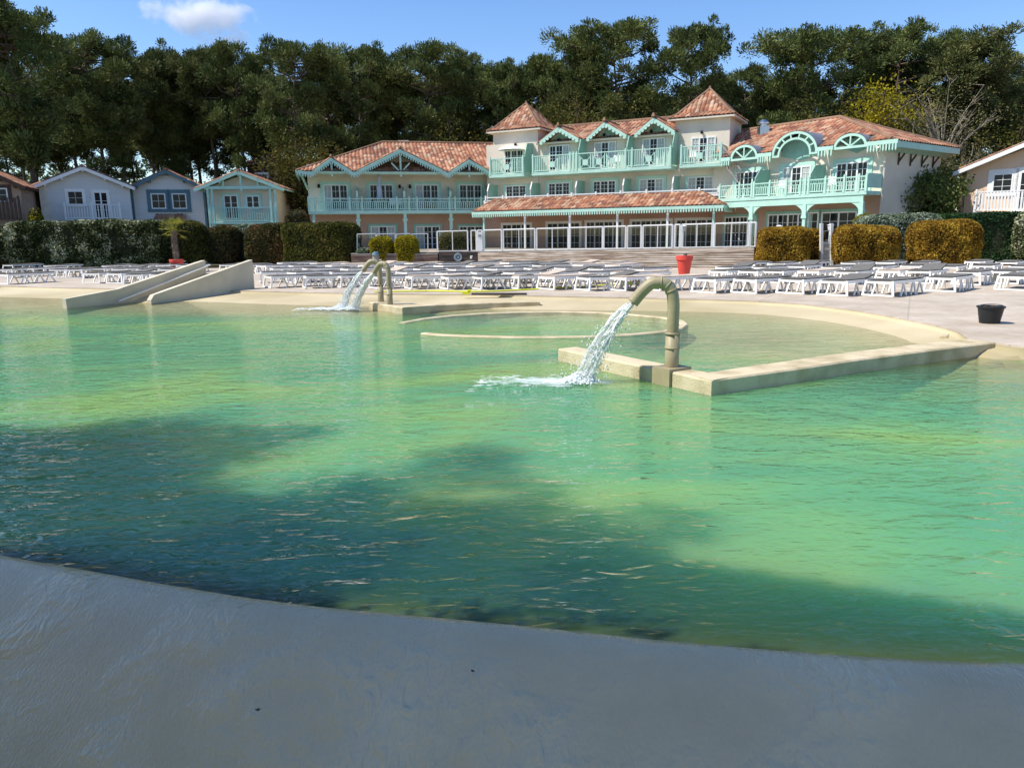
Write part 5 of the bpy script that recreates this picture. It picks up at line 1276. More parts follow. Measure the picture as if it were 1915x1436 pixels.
for x in (392, 400, 508, 517): mb.bar(f3.w(f3.u(x, .6), .6, 0), f3.w(f3.u(x, .6), .6, zl), .13, .13)
f3.box(mb, f3.u(388, .6), f3.u(522, .6), .53, .67, zl - .15, zl + .05); uc = f3.u(455, .6); f3.box(mb, uc - .07, uc + .07, .54, .66, zl - .3, zt - .2)
for x in (422, 486): u_ = f3.u(x, .6); f3.box(mb, u_ - .05, u_ + .05, .55, .65, zl, zl + .42)
for s in (-1, 1): mb.bar(f3.w(uc + s * 2.5, .6, zl + .1), f3.w(uc, .6, zl + .95), .08, .09, f3.N)
mb.build('porch_posts', mint, h3)
railing(f3, .62, f3.u(394, .6), f3.u(515, .6), f3.z(455, 416, .6), 1.02, h3, mint, gap=.15, lattice=False)
mb = MB(); f3.box(mb, f3.u(392, .6), f3.u(517, .6), 0, .7, f3.z(455, 419, .6), f3.z(455, 416, .6)); mb.build('balcony_slab', mint, h3)
window(f3, 0, f3.u(434), f3.z(434, 410), f3.z(434, 365), .95, h3, 2, 3, mint, .14, cols=1); window(f3, 0, f3.u(475), f3.z(475, 391), f3.z(475, 366), .9, h3, 2, 2, mint, .14, cols=1)
h0, f0, zt, zl, W0_ = gable_house(-95, 44, 46, R(20), 312, 345, 7, mat('tan_render', (.40, .28, .20), .9), brownW, 'brown trimmed house with dark wooden railing at the left edge')
window(f0, 0, f0.u(4), f0.z(4, 378), f0.z(4, 352), .9, h0, 1, 2, brownW, .2)
railing(f0, .7, f0.u(-60, .7), f0.u(38, .7), f0.z(0, 413, .7), 1.35, h0, brownW, gap=.2, lattice=False, bw=.14)
# orange house on the right
def righthouse():
    f = Fr(D(1803, 380, 42).xy, D(1803, 380, 42).xy + Vector((math.cos(R(-48)), math.sin(R(-48)))) * 9); th = thing('peach_house', (f.a.x, f.a.y, 0), 'peach rendered house with white balcony at the right edge', 'house')
    ze = f.z(1803, 318); W_ = f.u(1990, 0); ze2 = ze
    mb = MB(); f.box(mb, 0, W_ + 2, -7, 0, -.1, ze); f.poly(mb, [(0, ze), (W_ + 2, ze), ((W_ + 2) * .5, ze + 1.1)], 0, 7); mb.build('wall', wallP, th)
    uc = (W_ + 2) * .5; zt = ze + 1.35; ov = .6
    A_ = [f.w(-ov, ov, ze - .15), f.w(uc, ov, zt), f.w(uc, -7.5, zt), f.w(-ov, -7.5, ze - .15)]; B_ = [f.w(W_ + 2 + ov, ov, ze - .15), f.w(uc, ov, zt), f.w(uc, -7.5, zt), f.w(W_ + 2 + ov, -7.5, ze - .15)]
    mb = MB(); sb = MB()
    for P_ in (A_, B_): roofplane(mb, P_, f.N); slab(sb, P_, .12)
    mb.build('roof', tiles, th); sb.build('soffit', white, th)
    mb = MB(); mb.bar(A_[0] - Z * .12, A_[1] - Z * .12, .06, .2, f.N); mb.bar(A_[1] - Z * .12, B_[0] - Z * .12, .06, .2, f.N); mb.build('bargeboard', white, th)
    window(f, 0, f.u(1869), f.z(1869, 361), f.z(1869, 325), .95, th, 1, 3, white, .22, sill=True); window(f, 0, f.u(1925), f.z(1925, 395), f.z(1925, 320), 1.2, th, 2, 3, white, .2)
    u0 = f.u(1822, .8); railing(f, .8, u0, u0 + 6, f.z(1822, 397, .8), 1.05, th, white, gap=.15, lattice=False, bw=.09); mb = MB(); f.box(mb, u0, u0 + 6, 0, .8, f.z(1822, 399, .8), f.z(1822, 397, .8)); mb.build('balcony_slab', white, th)
righthouse()
# dark roofed house in the trees and two more roofs beyond the left wing
def farhouse(x0, x1, yr, ye, Y, wallm, label, dark_=False):
    f = Fr(D(x0, 300, Y).xy, D(x1, 300, Y).xy); th = thing('house', (f.a.x, f.a.y, 0), label, 'house', 'houses among the pines'); ze = f.z((x0 + x1) / 2, ye); zt = f.z((x0 + x1) / 2, yr, -3)
    mb = MB(); f.box(mb, 0, f.L, -6, 0, -.2, ze); f.poly(mb, [(0, ze), (f.L, ze), (f.L, ze + .01)], 0, 6); mb.build('wall', wallm, th)
    mb = MB(); P_ = [f.w(-.5, .5, ze - .1), f.w(f.L + .5, .5, ze - .1), f.w(f.L - .8, -3, zt), f.w(.8, -3, zt)]; Q_ = [f.w(-.5, -6.5, ze - .1), f.w(f.L + .5, -6.5, ze - .1), f.w(f.L - .8, -3, zt), f.w(.8, -3, zt)]
    roofplane(mb, P_, f.F); roofplane(mb, Q_, f.F); roofplane(mb, [P_[0], P_[3], Q_[0]], f.N); roofplane(mb, [P_[1], P_[2], Q_[1]], f.N); mb.build('roof', brownT, th)
    window(f, 0, f.L * .5, ze - 2, ze - .7, 1.0, th, 1, 2, white, .1)
brownT = mat('old_brown_tiles', (.10, .05, .04), .9, .3, 2)
farhouse(461, 515, 287, 309, 66, mat('dark_timber', (.05, .035, .03), .9), 'dark brown house half hidden in the pines between the mint chalet and the hotel')
farhouse(596, 650, 262, 281, 74, wallM, 'pale house wall showing through trees above the left wing roof')
farhouse(720, 800, 258, 272, 78, wallM, 'low roofed house behind the hotel left wing ridge')
farhouse(1690, 1775, 345, 362, 62, wallM, 'far pale houses glimpsed between the hotel and the peach house')
# ================================================================== plants
def leaves_in(mb, pts, size, rnd, asp=.55, up=0.0):
    vs = mb.v; fs = mb.f; uv = mb.uv
    for p in pts:
        n = Vector((rnd.gauss(0, 1), rnd.gauss(0, 1), rnd.gauss(0, 1) + up)); n.normalize()
        a = n.orthogonal().normalized(); b = n.cross(a); t = rnd.uniform(0, 6.28); a, b = a * math.cos(t) + b * math.sin(t), b * math.cos(t) - a * math.sin(t)
        s = size * rnd.uniform(.6, 1.25); a *= s; b *= s * asp; k = len(vs)
        vs += [tuple(p - a), tuple(p - b), tuple(p + a), tuple(p + b)]; fs.append((k, k + 1, k + 2, k + 3)); uv.append(None)
def hedge(x0, x1, yt, yb, Y0, Y1, th, leaf, label, cat='hedge', name='hedge', size=.07, n=9000, rnd=None, round_=.25, core=None, group=None, topw=.12):
    """clipped hedge from pixel x0 to x1; soft rounded block filled with leaves"""
    rnd = rnd or random.Random(int(x0 * 7 + 13)); a = D(x0, yb, Y0); b = D(x1, yb, Y1); za = D(x0, yt, Y0).z; zb_ = D(x1, yt, Y1).z
    a.z = b.z = 0; d = (b - a); L_ = d.length; d = d / L_; nr = Vector((d.y, -d.x, 0)); c = (a + b) / 2
    t = thing(name, (c.x, c.y, 0), label, cat, group); H = (za + zb_) / 2
    def surf(u, v, w_):                       # u 0..L, v 0..1 across perimeter (front bottom-top-back)
        pass
    def sup(u, zz, oo):                       # push superellipse box: returns point from cube coordinates in [-1,1]
        return u
    m_ = MB(); pts = []
    hx, hy, hz = L_ / 2, th / 2, H / 2; pw = 2 + 1.1 / max(.12, round_)
    def on(sx, sy, sz, k):                    # direction to surface of a super-ellipsoid-like block
        r_ = (abs(sx) ** pw + abs(sy) ** pw + abs(sz) ** pw) ** (-1 / pw)
        q = Vector((sx * r_ * hx, sy * r_ * hy, sz * r_ * hz))
        nn_ = noise.noise(Vector((q.x * .7 + x0, q.y * .7, q.z * .7))) * .16 * min(1, H) + noise.noise(Vector((q.x * 2.6 + x0, q.y * 2.6, q.z * 2.6))) * .06
        return c + d * q.x * (1 + nn_ / hx) + nr * (q.y * k + nn_ * (1 if q.y > 0 else -1)) + Z * (H / 2 + q.z * k * (1 + nn_ * .6))
    A_ = [(4 * hx * hy) * 1.0, (4 * hx * hz) * 1.2, 4 * hy * hz]; tot = sum(A_)
    for i in range(n):
        r_ = rnd.random() * tot; u_, v_ = rnd.uniform(-1, 1), rnd.uniform(-1, 1)
        if r_ < A_[0]: s_ = (u_, v_, 1)
        elif r_ < A_[0] + A_[1]: s_ = (u_, 1 if rnd.random() < .8 else -1, v_)
        else: s_ = (1 if rnd.random() < .5 else -1, u_, v_)
        p = on(*s_, 1 - abs(rnd.gauss(0, .05))); pts.append(p)
    leaves_in(m_, pts, size, rnd); m_.build('foliage', leaf, t)
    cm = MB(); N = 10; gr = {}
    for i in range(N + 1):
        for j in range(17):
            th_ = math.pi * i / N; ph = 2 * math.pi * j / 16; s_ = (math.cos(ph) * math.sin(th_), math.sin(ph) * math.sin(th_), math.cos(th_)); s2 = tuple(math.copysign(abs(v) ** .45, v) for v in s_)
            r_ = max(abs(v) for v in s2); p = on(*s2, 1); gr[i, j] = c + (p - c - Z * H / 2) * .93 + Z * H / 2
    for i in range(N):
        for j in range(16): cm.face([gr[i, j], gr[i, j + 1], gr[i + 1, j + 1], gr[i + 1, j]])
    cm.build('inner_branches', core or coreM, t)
    return t
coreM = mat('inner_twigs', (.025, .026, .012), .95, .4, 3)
Lgreen = leafmat('dark_green_leaves', [(.022, .035, .010), (.045, .065, .018), (.08, .10, .03)], transl=.2)
Lvar = leafmat('variegated_leaves', [(.02, .032, .008), (.035, .05, .014), (.05, .07, .02), (.26, .28, .13), (.64, .62, .44)], transl=.15, scale=1.2)
Lpale = leafmat('silver_green_leaves', [(.06, .09, .05), (.20, .25, .16), (.42, .45, .32)], transl=.2, scale=1.0)
Lrust = leafmat('rust_leaves', [(.05, .04, .01), (.22, .12, .016), (.39, .23, .028), (.52, .36, .05)], transl=.3, scale=1.2)
Lyel = leafmat('yellow_green_leaves', [(.14, .12, .008), (.30, .25, .012), (.42, .34, .018)], transl=.3)
Lred = leafmat('reddish_leaves', [(.03, .04, .012), (.075, .07, .02), (.19, .10, .045)], transl=.25, scale=.8)
Lshrub = leafmat('shrub_leaves', [(.05, .07, .015), (.10, .13, .03), (.20, .22, .07)], transl=.25)
DL = 0
Ldeep = leafmat('deep_green_leaves', [(.014, .036, .016), (.03, .07, .026), (.05, .10, .03)], transl=.2)
Lmix = leafmat('olive_leaves', [(.03, .04, .008), (.08, .085, .015), (.16, .13, .03)], transl=.25, scale=.8)
hedge(-70, 26, 425, 502, 43, 44, 2.0, Lred, 'dark reddish hedge at the left edge below the brown trimmed house', size=.08, n=4000)
hedge(18, 332, 414, 500, 44, 45, 2.6, Lvar, 'long hedge with white edged leaves below the chalets', size=.085, n=26000)
hedge(310, 396, 413, 498, 46, 46.5, 2.6, Lmix, 'rounded dark green bush behind the small palm', cat='bush', name='bush', round_=.7, n=6000, size=.08)
hedge(391, 452, 424, 495, 47, 47, 2.2, Lred, 'dark bush with reddish top below the mint chalet', cat='bush', name='bush', round_=.6, n=4500, size=.08)
hedge(430, 492, 420, 494, 48.5, 48.5, 2.0, Lpale, 'pale leaved bush squeezed between two darker bushes below the mint chalet', cat='bush', name='bush', round_=.6, n=4200, size=.08)
hedge(474, 560, 418, 496, 45.5, 45, 2.4, Lred, 'rounded bush with orange red young leaves left of the planter wall', cat='bush', name='bush', round_=.6, n=8000, size=.08)
hedge(545, 667, 417, 498, 44.5, 43.4, 2.6, Lmix, 'square clipped dark hedge touching the brown planter wall', size=.08, n=12000)
hedge(535, 580, 393, 420, 50, 50, 1.6, Lred, 'round pinkish bush peeping over the hedge at the hotel corner', cat='bush', name='bush', round_=1, n=2500)
hedge(692, 734, 444, 474, 41.9, 41.9, 1.2, Lyel, 'smaller round yellow bush in the brown planter', cat='bush', name='bush', round_=1, n=3200, size=.06, group='yellow bushes in the planter')
hedge(737, 783, 441, 475, 41.8, 41.8, 1.3, Lyel, 'larger round yellow bush in the brown planter', cat='bush', name='bush', round_=1, n=3800, size=.06, group='yellow bushes in the planter')
hedge(724, 745, 456, 476, 42.2, 42.2, .8, Lgreen, 'small dark shrub between the two yellow bushes', cat='shrub', name='shrub', round_=1, n=900, size=.05)
hedge(668, 694, 464, 476, 42.0, 42.0, .8, Lpale, 'low grey green plants at the left end of the planter', cat='shrub', name='shrub', round_=1, n=900, size=.05)
hedge(822, 902, 430, 472, 43.5, 43.0, 1.4, Lmix, 'loose green shrubbery seen through the glass fence', cat='shrub', name='shrub', round_=.7, n=3500, size=.08)
hedge(1411, 1510, 425, 499, 34.6, 34.2, 2.3, Lrust, 'clipped orange bush at the end of the glass fence, left of the gate', cat='bush', name='clipped_bush', round_=.42, n=15000, size=.055, group='clipped orange bushes')
hedge(1500, 1535, 428, 496, 36.2, 36, 1.6, Lrust, 'narrow orange and green bush pressed against the picket gate', cat='bush', name='clipped_bush', round_=.5, n=4500, size=.055)
hedge(1557, 1672, 421, 501, 33.8, 33.4, 2.3, Lrust, 'clipped orange bush right of the picket gate, middle of the three big ones', cat='bush', name='clipped_bush', round_=.5, n=16000, size=.055, group='clipped orange bushes')
hedge(1702, 1815, 413, 500, 33.4, 33.0, 2.4, Lrust, 'rightmost clipped orange bush, in front of the dark green hedge', cat='bush', name='clipped_bush', round_=.4, n=17000, size=.055, group='clipped orange bushes')
hedge(1596, 1740, 401, 490, 36.5, 36.2, 2.0, Lpale, 'silvery green hedge between the middle and right orange bushes', size=.075, n=14000)
hedge(1590, 1650, 399, 450, 37.8, 37.6, 1.6, Lyel, 'yellow green bush above the silvery hedge by the hotel corner', cat='bush', name='bush', round_=1, n=2600)
hedge(1738, 1900, 399, 492, 36.8, 35.8, 2.0, Ldeep, 'flat dark green hedge behind the rightmost orange bush', size=.07, n=16000, round_=.15)
hedge(1885, 2010, 395, 492, 35.2, 34.5, 2.0, Lvar, 'white flecked hedge at the right edge below the peach house', size=.075, n=8000)
SHRUB = 1
# trees
Lpine = leafmat('pine_needles', [(.025, .042, .013), (.064, .09, .025), (.13, .16, .046), (.215, .24, .075)], transl=.15, scale=.35, spec=.15)
Lpine2 = leafmat('olive_pine_needles', [(.034, .045, .014), (.076, .095, .028), (.138, .15, .048), (.225, .22, .075)], transl=.15, scale=.35, spec=.15)
def pine_proto(seed, H, cr0, cw, dens=1.0, mt=Lpine, lean=.4, lumpy=1.0):
    """maritime pine: bare trunk, irregular crown of needle puffs; crown from cr0*H up, width cw"""
    rnd = random.Random(seed); t = thing('pine_tree', (0, 0, 0), 'x', 'tree'); mb = MB()
    tr = [V(lean * math.sin(k * .5 + seed) * k / 10, lean * math.cos(k * .4 + seed) * k / 10, H * .95 * k / 10) for k in range(11)]; tr[0] = V(0, 0, -.3)
    mb.tube(tr, [.24 - .02 * k for k in range(11)], 9)
    def trk(z): k = min(9.99, max(0, z / (H * .95) * 10)); i = int(k); return tr[i].lerp(tr[i + 1], k - i)
    puffs = []; nl = int(34 * dens)
    for i in range(nl):
        f = rnd.random() ** .8; z = H * (cr0 + (1 - cr0) * f * .93)
        rad = cw / 2 * (math.sin(math.pi * min(1, .16 + .84 * (1 - f) ** .75)) ** .7) * rnd.uniform(.55, 1.12) * (.5 + .5 * min(1, f * 4))
        a = rnd.uniform(0, 6.28); s = trk(z - rad * .25); e = s + V(math.cos(a) * rad, math.sin(a) * rad, rad * rnd.uniform(.12, .5))
        m1 = s.lerp(e, .5) + V(0, 0, -.15 * rad * rnd.random()); mb.tube([s, m1, e], [.085, .05, .02], 5)
        for k in range(rnd.randint(3, 5)):
            q = m1.lerp(e, rnd.uniform(.1, 1.1)) + V(rnd.gauss(0, .55), rnd.gauss(0, .55), rnd.gauss(.15, .35)); puffs.append((q, rnd.uniform(.5, 1.0)))
            mb.tube([m1.lerp(e, .5), q], [.03, .012], 4)
    for k in range(int(10 * dens)): puffs.append((trk(H * .95) + V(rnd.gauss(0, cw * .13), rnd.gauss(0, cw * .13), rnd.uniform(-.9, .45)), rnd.uniform(.5, .95)))
    for i in range(9):                        # dead stubs on the trunk
        z = H * rnd.uniform(.22, cr0 + .1); a = rnd.uniform(0, 6.28); s = trk(z); mb.tube([s, s + V(math.cos(a), math.sin(a), rnd.uniform(-.1, .4)) * rnd.uniform(.5, 1.5)], [.035, .01], 4)
    mb.build('trunk', bark, t)
    fm = MB(); vs, fs, uv = fm.v, fm.f, fm.uv
    for c, r_ in puffs:
        for k in range(int(250 * r_)):
            d = V(rnd.gauss(0, 1), rnd.gauss(0, 1), rnd.gauss(.35, .8)); d.normalize(); rr = r_ * rnd.uniform(.25, 1.0) * lumpy; p = c + V(d.x * rr, d.y * rr, d.z * rr * .72)
            dn = (d + V(rnd.gauss(0, .35), rnd.gauss(0, .35), .45 + rnd.gauss(0, .3))).normalized(); sd = dn.orthogonal().normalized(); q = dn.cross(sd); tt = rnd.uniform(0, 6.28); sd = sd * math.cos(tt) + q * math.sin(tt)
            L_ = rnd.uniform(.20, .36); w_ = sd * rnd.uniform(.028, .055); i0 = len(vs)
            vs += [tuple(p - w_ * .4), tuple(p + w_ * .4), tuple(p + dn * L_ + w_), tuple(p + dn * L_ - w_)]; fs.append((i0, i0 + 1, i0 + 2, i0 + 3)); uv.append(None)
    fm.build('crown', mt, t)
    return t
PR = [(pine_proto(1, 18, .46, 8.0), 18, 8.0), (pine_proto(2, 18, .52, 7.0, mt=Lpine2), 18, 7.0), (pine_proto(3, 18, .40, 9.0, 1.15), 18, 9.0), (pine_proto(4, 18, .58, 6.0, .85, mt=Lpine2), 18, 6.0), (pine_proto(5, 18, .34, 8.5, 1.3), 18, 8.5)]
pused = [False] * len(PR); rt_ = random.Random(11)
def put_pine(x, ytop, Y, width_px, k, label, group):
    src, H, cw = PR[k]
    if not pused[k]: o = src; pused[k] = True
    else: o = copy_tree(src)
    q = D(x, ytop, Y); h = q.z + .1; o.location = (q.x, q.y, -.1); sx = width_px / F * Y / cw; o.scale = (sx, sx, h / H); o.rotation_euler = (0, 0, rt_.uniform(0, 6.28)); o['label'] = label; o['group'] = group
tall = [(15, 2, 52, 210, 2, 'very tall dark pine at the left edge of the picture'), (-70, 10, 54, 200, 0, 'pine leaning into the left edge behind the tallest one'), (160, 66, 62, 175, 4, 'broad dark pine behind the brown trimmed house and first chalet'),
        (262, 108, 68, 110, 1, 'slim pine right of the broad dark pine on the left'), (312, 96, 70, 120, 2, 'pine with its top just below the small cloud'), (383, 90, 68, 100, 3, 'narrow pine above the blue windowed chalet'), (438, 88, 66, 120, 0, 'pine above the gap between blue windowed and mint chalets'),
        (545, 80, 62, 140, 4, 'dense pine with bushy low crown between mint chalet and hotel'), (605, 112, 70, 90, 1, 'slender pine behind the hotel left corner'), (662, 88, 66, 150, 2, 'wide round topped pine above the left wing roof'), (735, 130, 70, 90, 3, 'shorter pine in a dip above the left wing'),
        (795, 90, 66, 140, 0, 'wide pine above the middle of the left wing ridge'), (865, 104, 69, 110, 1, 'pine left of the left tower, second one'), (925, 118, 68, 110, 2, 'pine directly behind the left tower'), (985, 122, 70, 90, 4, 'pine just right of the left tower'), (1035, 108, 67, 110, 0, 'pine above the first dormer gable'),
        (1085, 100, 64, 90, 1, 'pine on the left shoulder of the highest hotel pine'), (1150, 42, 62, 185, 4, 'highest broad pine behind the hotel between the two towers'), (1292, 50, 64, 140, 2, 'tall pine left of the right tower peak'), (1395, 124, 66, 100, 0, 'lower pine just right of the right tower'),
        (1460, 150, 68, 90, 3, 'low pine in the gap above the roof vent'), (1522, 54, 60, 180, 4, 'large rounded pine above the right wing'), (1610, 84, 63, 110, 1, 'pine between the two largest right crowns'), (1690, 44, 60, 175, 2, 'tall wide pine above the right gable end'),
        (1775, 66, 62, 110, 0, 'pine behind the bare spring tree'), (1830, 62, 58, 150, 3, 'open branched pine with flat top near the right edge'), (1885, 105, 60, 90, 1, 'outermost open pine before the blue gap at the right'), (1960, 150, 60, 120, 4, 'pine cut by the right edge of the picture')]
for a in tall: put_pine(*a, 'tall maritime pines behind the buildings')
rb = random.Random(21)
nth = lambda i: (ords + ['seventeenth', 'eighteenth', 'nineteenth', 'twentieth', 'twenty-first', 'twenty-second', 'twenty-third', 'twenty-fourth', 'twenty-fifth', 'twenty-sixth', 'twenty-seventh', 'twenty-eighth', 'twenty-ninth', 'thirtieth'])[i]
zones = [(-60, 540, 110, 165, 19, 'in the left wood', 'back pines of the left wood'), (560, 930, 118, 190, 9, 'behind the hotel left wing', 'back pines behind the left wing'), (930, 1400, 125, 200, 11, 'behind the towers', 'back pines behind the towers'), (1400, 1940, 110, 220, 12, 'behind the right wing', 'back pines behind the right wing')]
for x0, x1, ya, yb, n_, zn, gr in zones:
    for i in range(n_):
        x = x0 + (x1 - x0) * (i + rb.uniform(.2, .8)) / n_; Y = rb.uniform(70, 92)
        put_pine(x, rb.uniform(ya, yb), Y, rb.uniform(95, 130), rb.choice((1, 3, 3, 1, 0)) if x0 < 0 else rb.randrange(5), f'dark pine {zn}, {nth(i)} from the left of the back row', gr)
# dense, lower understorey
def understorey(name, pl, label, lm):
    rnd = random.Random(len(name)); mb = MB()
    for (x, y, Y, r_) in pl:
        c = D(x, y, Y); m_ = []
        for k in range(900):
            d = V(rnd.gauss(0, 1), rnd.gauss(0, 1), rnd.gauss(0, 1)).normalized() * r_ * rnd.uniform(.5, 1) ** .5; d.z *= .9; m_.append(c + d)
        leaves_in(mb, m_, .17, rnd)
        mb.tube([V(c.x, c.y, -.2), c], .1, 6)
    q = D(pl[0][0], 420, pl[0][2]); mb.build(name, lm, base=(q.x, q.y, 0), label=label, cat='shrubs', kind='stuff')
rnd = random.Random(4)
understorey('undergrowth', [(x, rnd.uniform(378, 400), rnd.uniform(62, 80), rnd.uniform(1.6, 2.6)) for x in range(-80, 2000, 30)], 'dark undergrowth filling the foot of the pine wood', Lgreen)
# far wood closing the view between the trunks
rnd = random.Random(9); mb = MB()
for k in range(84):
    a = R(-62 + 124 * k / 83); Y = rnd.uniform(118, 150); c = V(math.sin(a) * Y * 1.1, max(70, math.cos(a) * Y), 0)
    mb.tube([c, c + V(rnd.gauss(0, .5), 0, 11)], [.22, .12], 5)
    pts_ = []
    for j in range(6):
        cc = c + V(rnd.gauss(0, 2.2), rnd.gauss(0, 2), rnd.uniform(6.0, 13)); 
        for i in range(130): pts_.append(cc + V(rnd.gauss(0, 1), rnd.gauss(0, 1), rnd.gauss(0, .8)))
    leaves_in(mb, pts_, .34, rnd)
mb.build('far_wood', Lpine, base=(0, 120, 0), label='far dark wood seen between the pine trunks', cat='wood', kind='stuff')
# spring tree, yellow crown and other leafy trees
def leafy(x, ytop, Y, wpx, lm, bk, dens, label, name='tree', seed=1, cr0=.3, leaf=.11, puff=.75, nl=34):
    rnd = random.Random(seed); q = D(x, ytop, Y); H = q.z; W_ = wpx / F * Y; b = V(q.x, q.y, 0); t = thing(name, b, label, 'tree'); mb = MB(); fm = MB()
    mb.tube([b - Z * .2, b + Z * H * .3, b + V(.2, 0, H * .62)], [.2, .14, .08], 8); P = []
    for i in range(nl):
        f = rnd.random(); z = H * (cr0 + (1 - cr0) * f); r_ = W_ / 2 * math.sin(math.pi * (.15 + .8 * (1 - f) ** .8)) * rnd.uniform(.5, 1.1); a = rnd.uniform(0, 6.28)
        s = b + Z * min(H * .62, z * .62); e = b + V(math.cos(a) * r_, math.sin(a) * r_, z); m1 = s.lerp(e, .5) + V(0, 0, .15 * r_); mb.tube([s, m1, e], [.06, .035, .012], 5)
        for k in range(4):
            s2 = m1.lerp(e, rnd.random()); e2 = s2 + V(rnd.gauss(0, .6), rnd.gauss(0, .6), rnd.uniform(.1, .9)); mb.tube([s2, e2], [.02, .006], 4)
            P += [e2 + V(rnd.gauss(0, puff), rnd.gauss(0, puff), rnd.gauss(0, puff * .8)) * .6 for _ in range(int(38 * dens))]
    mb.build('trunk', bk, t); leaves_in(fm, P, leaf, rnd); fm.build('crown', lm, t)
Lspring = leafmat('spring_leaves', [(.12, .11, .04), (.20, .18, .07), (.28, .24, .12)], transl=.3)
leafy(1775, 150, 52, 190, Lspring, barkL, .55, 'half bare spring tree with pale twigs beyond the right wing roof', seed=5, nl=60, leaf=.07)
leafy(1652, 170, 54, 90, Lyel, bark, .8, 'small yellow green crown above the right wing roof', seed=6, cr0=.6)
leafy(1560, 190, 56, 120, Lmix, bark, 1.2, 'olive green tree rising just behind the right wing ridge', seed=7)
leafy(1905, 205, 56, 110, Lmix, bark, .9, 'green tree at the right edge above the peach house roof', seed=8)
leafy(1080, 190, 60, 220, Lmix, bark, 1.3, 'olive bushy tree right behind the dormer roofs', seed=9, nl=50)
leafy(560, 255, 58, 130, Lmix, bark, 1.2, 'bushy tree at the corner between mint chalet and hotel', seed=10, nl=44)
leafy(858, 235, 64, 100, Lmix, bark, 1.1, 'small tree beyond the left wing ridge beside the tower', seed=11)
leafy(1725, 300, 50, 110, Lmix, barkL, 1.0, 'twiggy grey green tree behind the hotel side wall', seed=12, nl=44)
leafy(1706, 338, 42.5, 120, Lshrub, barkL, 3.2, 'loose rounded green shrub against the hotel side wall', name='shrub', seed=21, cr0=.1, nl=60, leaf=.10, puff=.6)
hedge(55, 78, 388, 420, 47, 47, 1.0, Lyel, 'tuft of yellow green grass between the two left houses', cat='shrub', name='shrub', round_=1, n=900, size=.08)
# unseen house and pines added behind the camera to shade the near water
def behind():
    b = Vector((-10.9, 5.6)); a = Vector((-2.4, 2.0)); f = Fr(a, b); t = thing('added_shade_house', (a.x, a.y, 0), 'added unseen house with tiled roof behind the viewer, shading the near water', 'added shade blocker')
    H = 7.6; a2 = f
    mb = MB(); f.box(mb, -1, f.L + .5, -4, -1.0, -.1, H - .6); mb.build('wall', wallM, t)
    P_ = [f.w(-1.6, 0, H), f.w(f.L + 1, 0, H), f.w(f.L + 1, -2.5, H + 1.0), f.w(-1.6, -2.5, H + 1.0)]; Q_ = [f.w(-1.6, -5, H), f.w(f.L + 1, -5, H), P_[2], P_[3]]
    mb = MB(); roofplane(mb, P_, f.F); roofplane(mb, Q_, f.F); mb.build('roof', tiles, t); sb = MB(); slab(sb, P_); slab(sb, Q_); sb.build('soffit', white, t)
behind()
for x_, y_, sc_, k_, lb_ in ((-10.2, 4.9, .55, 3, 'added unseen pine left of the shade house, shading the near water'), (-6.9, 3.2, .52, 1, 'added small unseen pine in front of the shade house')):
    src, H_, cw_ = PR[k_]; o = copy_tree(src); o.location = (x_, y_, -.1); o.scale = (sc_,) * 3; o['label'] = lb_; o['group'] = 'added shade pines near the viewer'
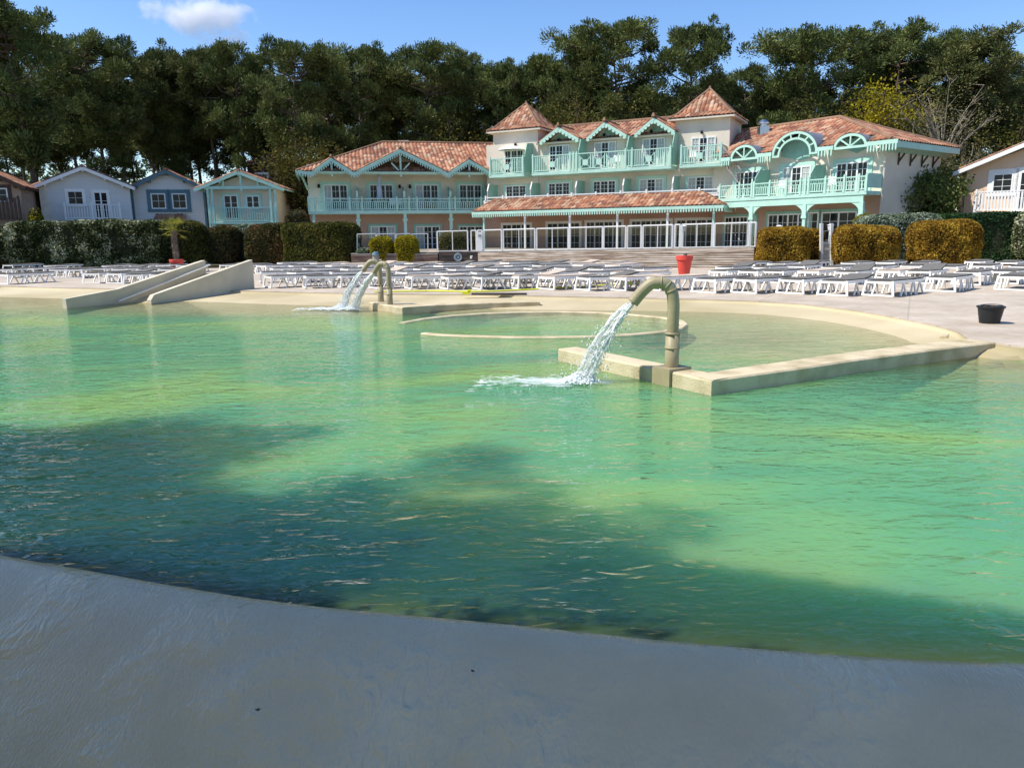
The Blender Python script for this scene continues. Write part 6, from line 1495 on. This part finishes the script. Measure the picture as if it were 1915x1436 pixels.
# ------------------------------------------------------------------ cloud
def cloud():
    mt = bpy.data.materials.new('cloud_vapour'); mt.use_nodes = True; n = mt.node_tree; n.nodes.clear(); L = n.links.new
    out = n.nodes.new('ShaderNodeOutputMaterial'); vol = n.nodes.new('ShaderNodeVolumePrincipled'); vol.inputs['Color'].default_value = (.97, .97, 1, 1); vol.inputs['Anisotropy'].default_value = .3
    tc = n.nodes.new('ShaderNodeTexCoord'); ns = n.nodes.new('ShaderNodeTexNoise'); ns.inputs['Scale'].default_value = .045; ns.inputs['Detail'].default_value = 7; ns.inputs['Roughness'].default_value = .6; L(tc.outputs['Object'], ns.inputs[0])
    ln = n.nodes.new('ShaderNodeVectorMath'); ln.operation = 'LENGTH'; mp = n.nodes.new('ShaderNodeMapping'); L(tc.outputs['Object'], mp.inputs[0]); mp.inputs['Scale'].default_value = (1 / 62, 1 / 25, 1 / 26); L(mp.outputs[0], ln.inputs[0])
    m1 = n.nodes.new('ShaderNodeMath'); m1.operation = 'SUBTRACT'; m1.inputs[0].default_value = 1.0; L(ln.outputs['Value'], m1.inputs[1])
    m2 = n.nodes.new('ShaderNodeMath'); m2.operation = 'MULTIPLY_ADD'; m2.inputs[1].default_value = 3.2; L(ns.outputs[0], m2.inputs[0]); m3 = n.nodes.new('ShaderNodeMath'); m3.operation = 'MULTIPLY'; m3.inputs[1].default_value = 1.3; L(m1.outputs[0], m3.inputs[0])
    m4 = n.nodes.new('ShaderNodeMath'); m4.operation = 'ADD'; m4.inputs[1].default_value = -1.75; L(m3.outputs[0], m2.inputs[2]); L(m2.outputs[0], m4.inputs[0])
    m5 = n.nodes.new('ShaderNodeMath'); m5.operation = 'MULTIPLY'; m5.inputs[1].default_value = .16; m5.use_clamp = True; L(m4.outputs[0], m5.inputs[0]); L(m5.outputs[0], vol.inputs['Density']); L(vol.outputs[0], out.inputs['Volume'])
    for i, (x, y, s, rx) in enumerate(((372, 30, 1.0, 5), (422, 80, .48, 0))):
        q = D(x, y, 700); mb = MB(); mb.lathe((0, 0, 0), [(.01, -26)] + [(64 * math.cos(t), 27 * math.sin(t)) for t in [R(-75 + 15 * k) for k in range(11)]] + [(.01, 26)], 20)
        o = mb.build('cloud', mt, label=['small bright white cloud at the top left of the sky', 'faint tiny cloud wisp just under the white cloud'][i], cat='cloud'); o.location = q; o.scale = (s * .86, s * .5, s * .72); o.rotation_euler = (0, R(rx), 0)
cloud()
for nm in ('x',):
    for o in list(SC.objects):
        if o.parent is None and o.get('label') == 'x':
            for c in list(o.children): bpy.data.objects.remove(c)
            bpy.data.objects.remove(o)
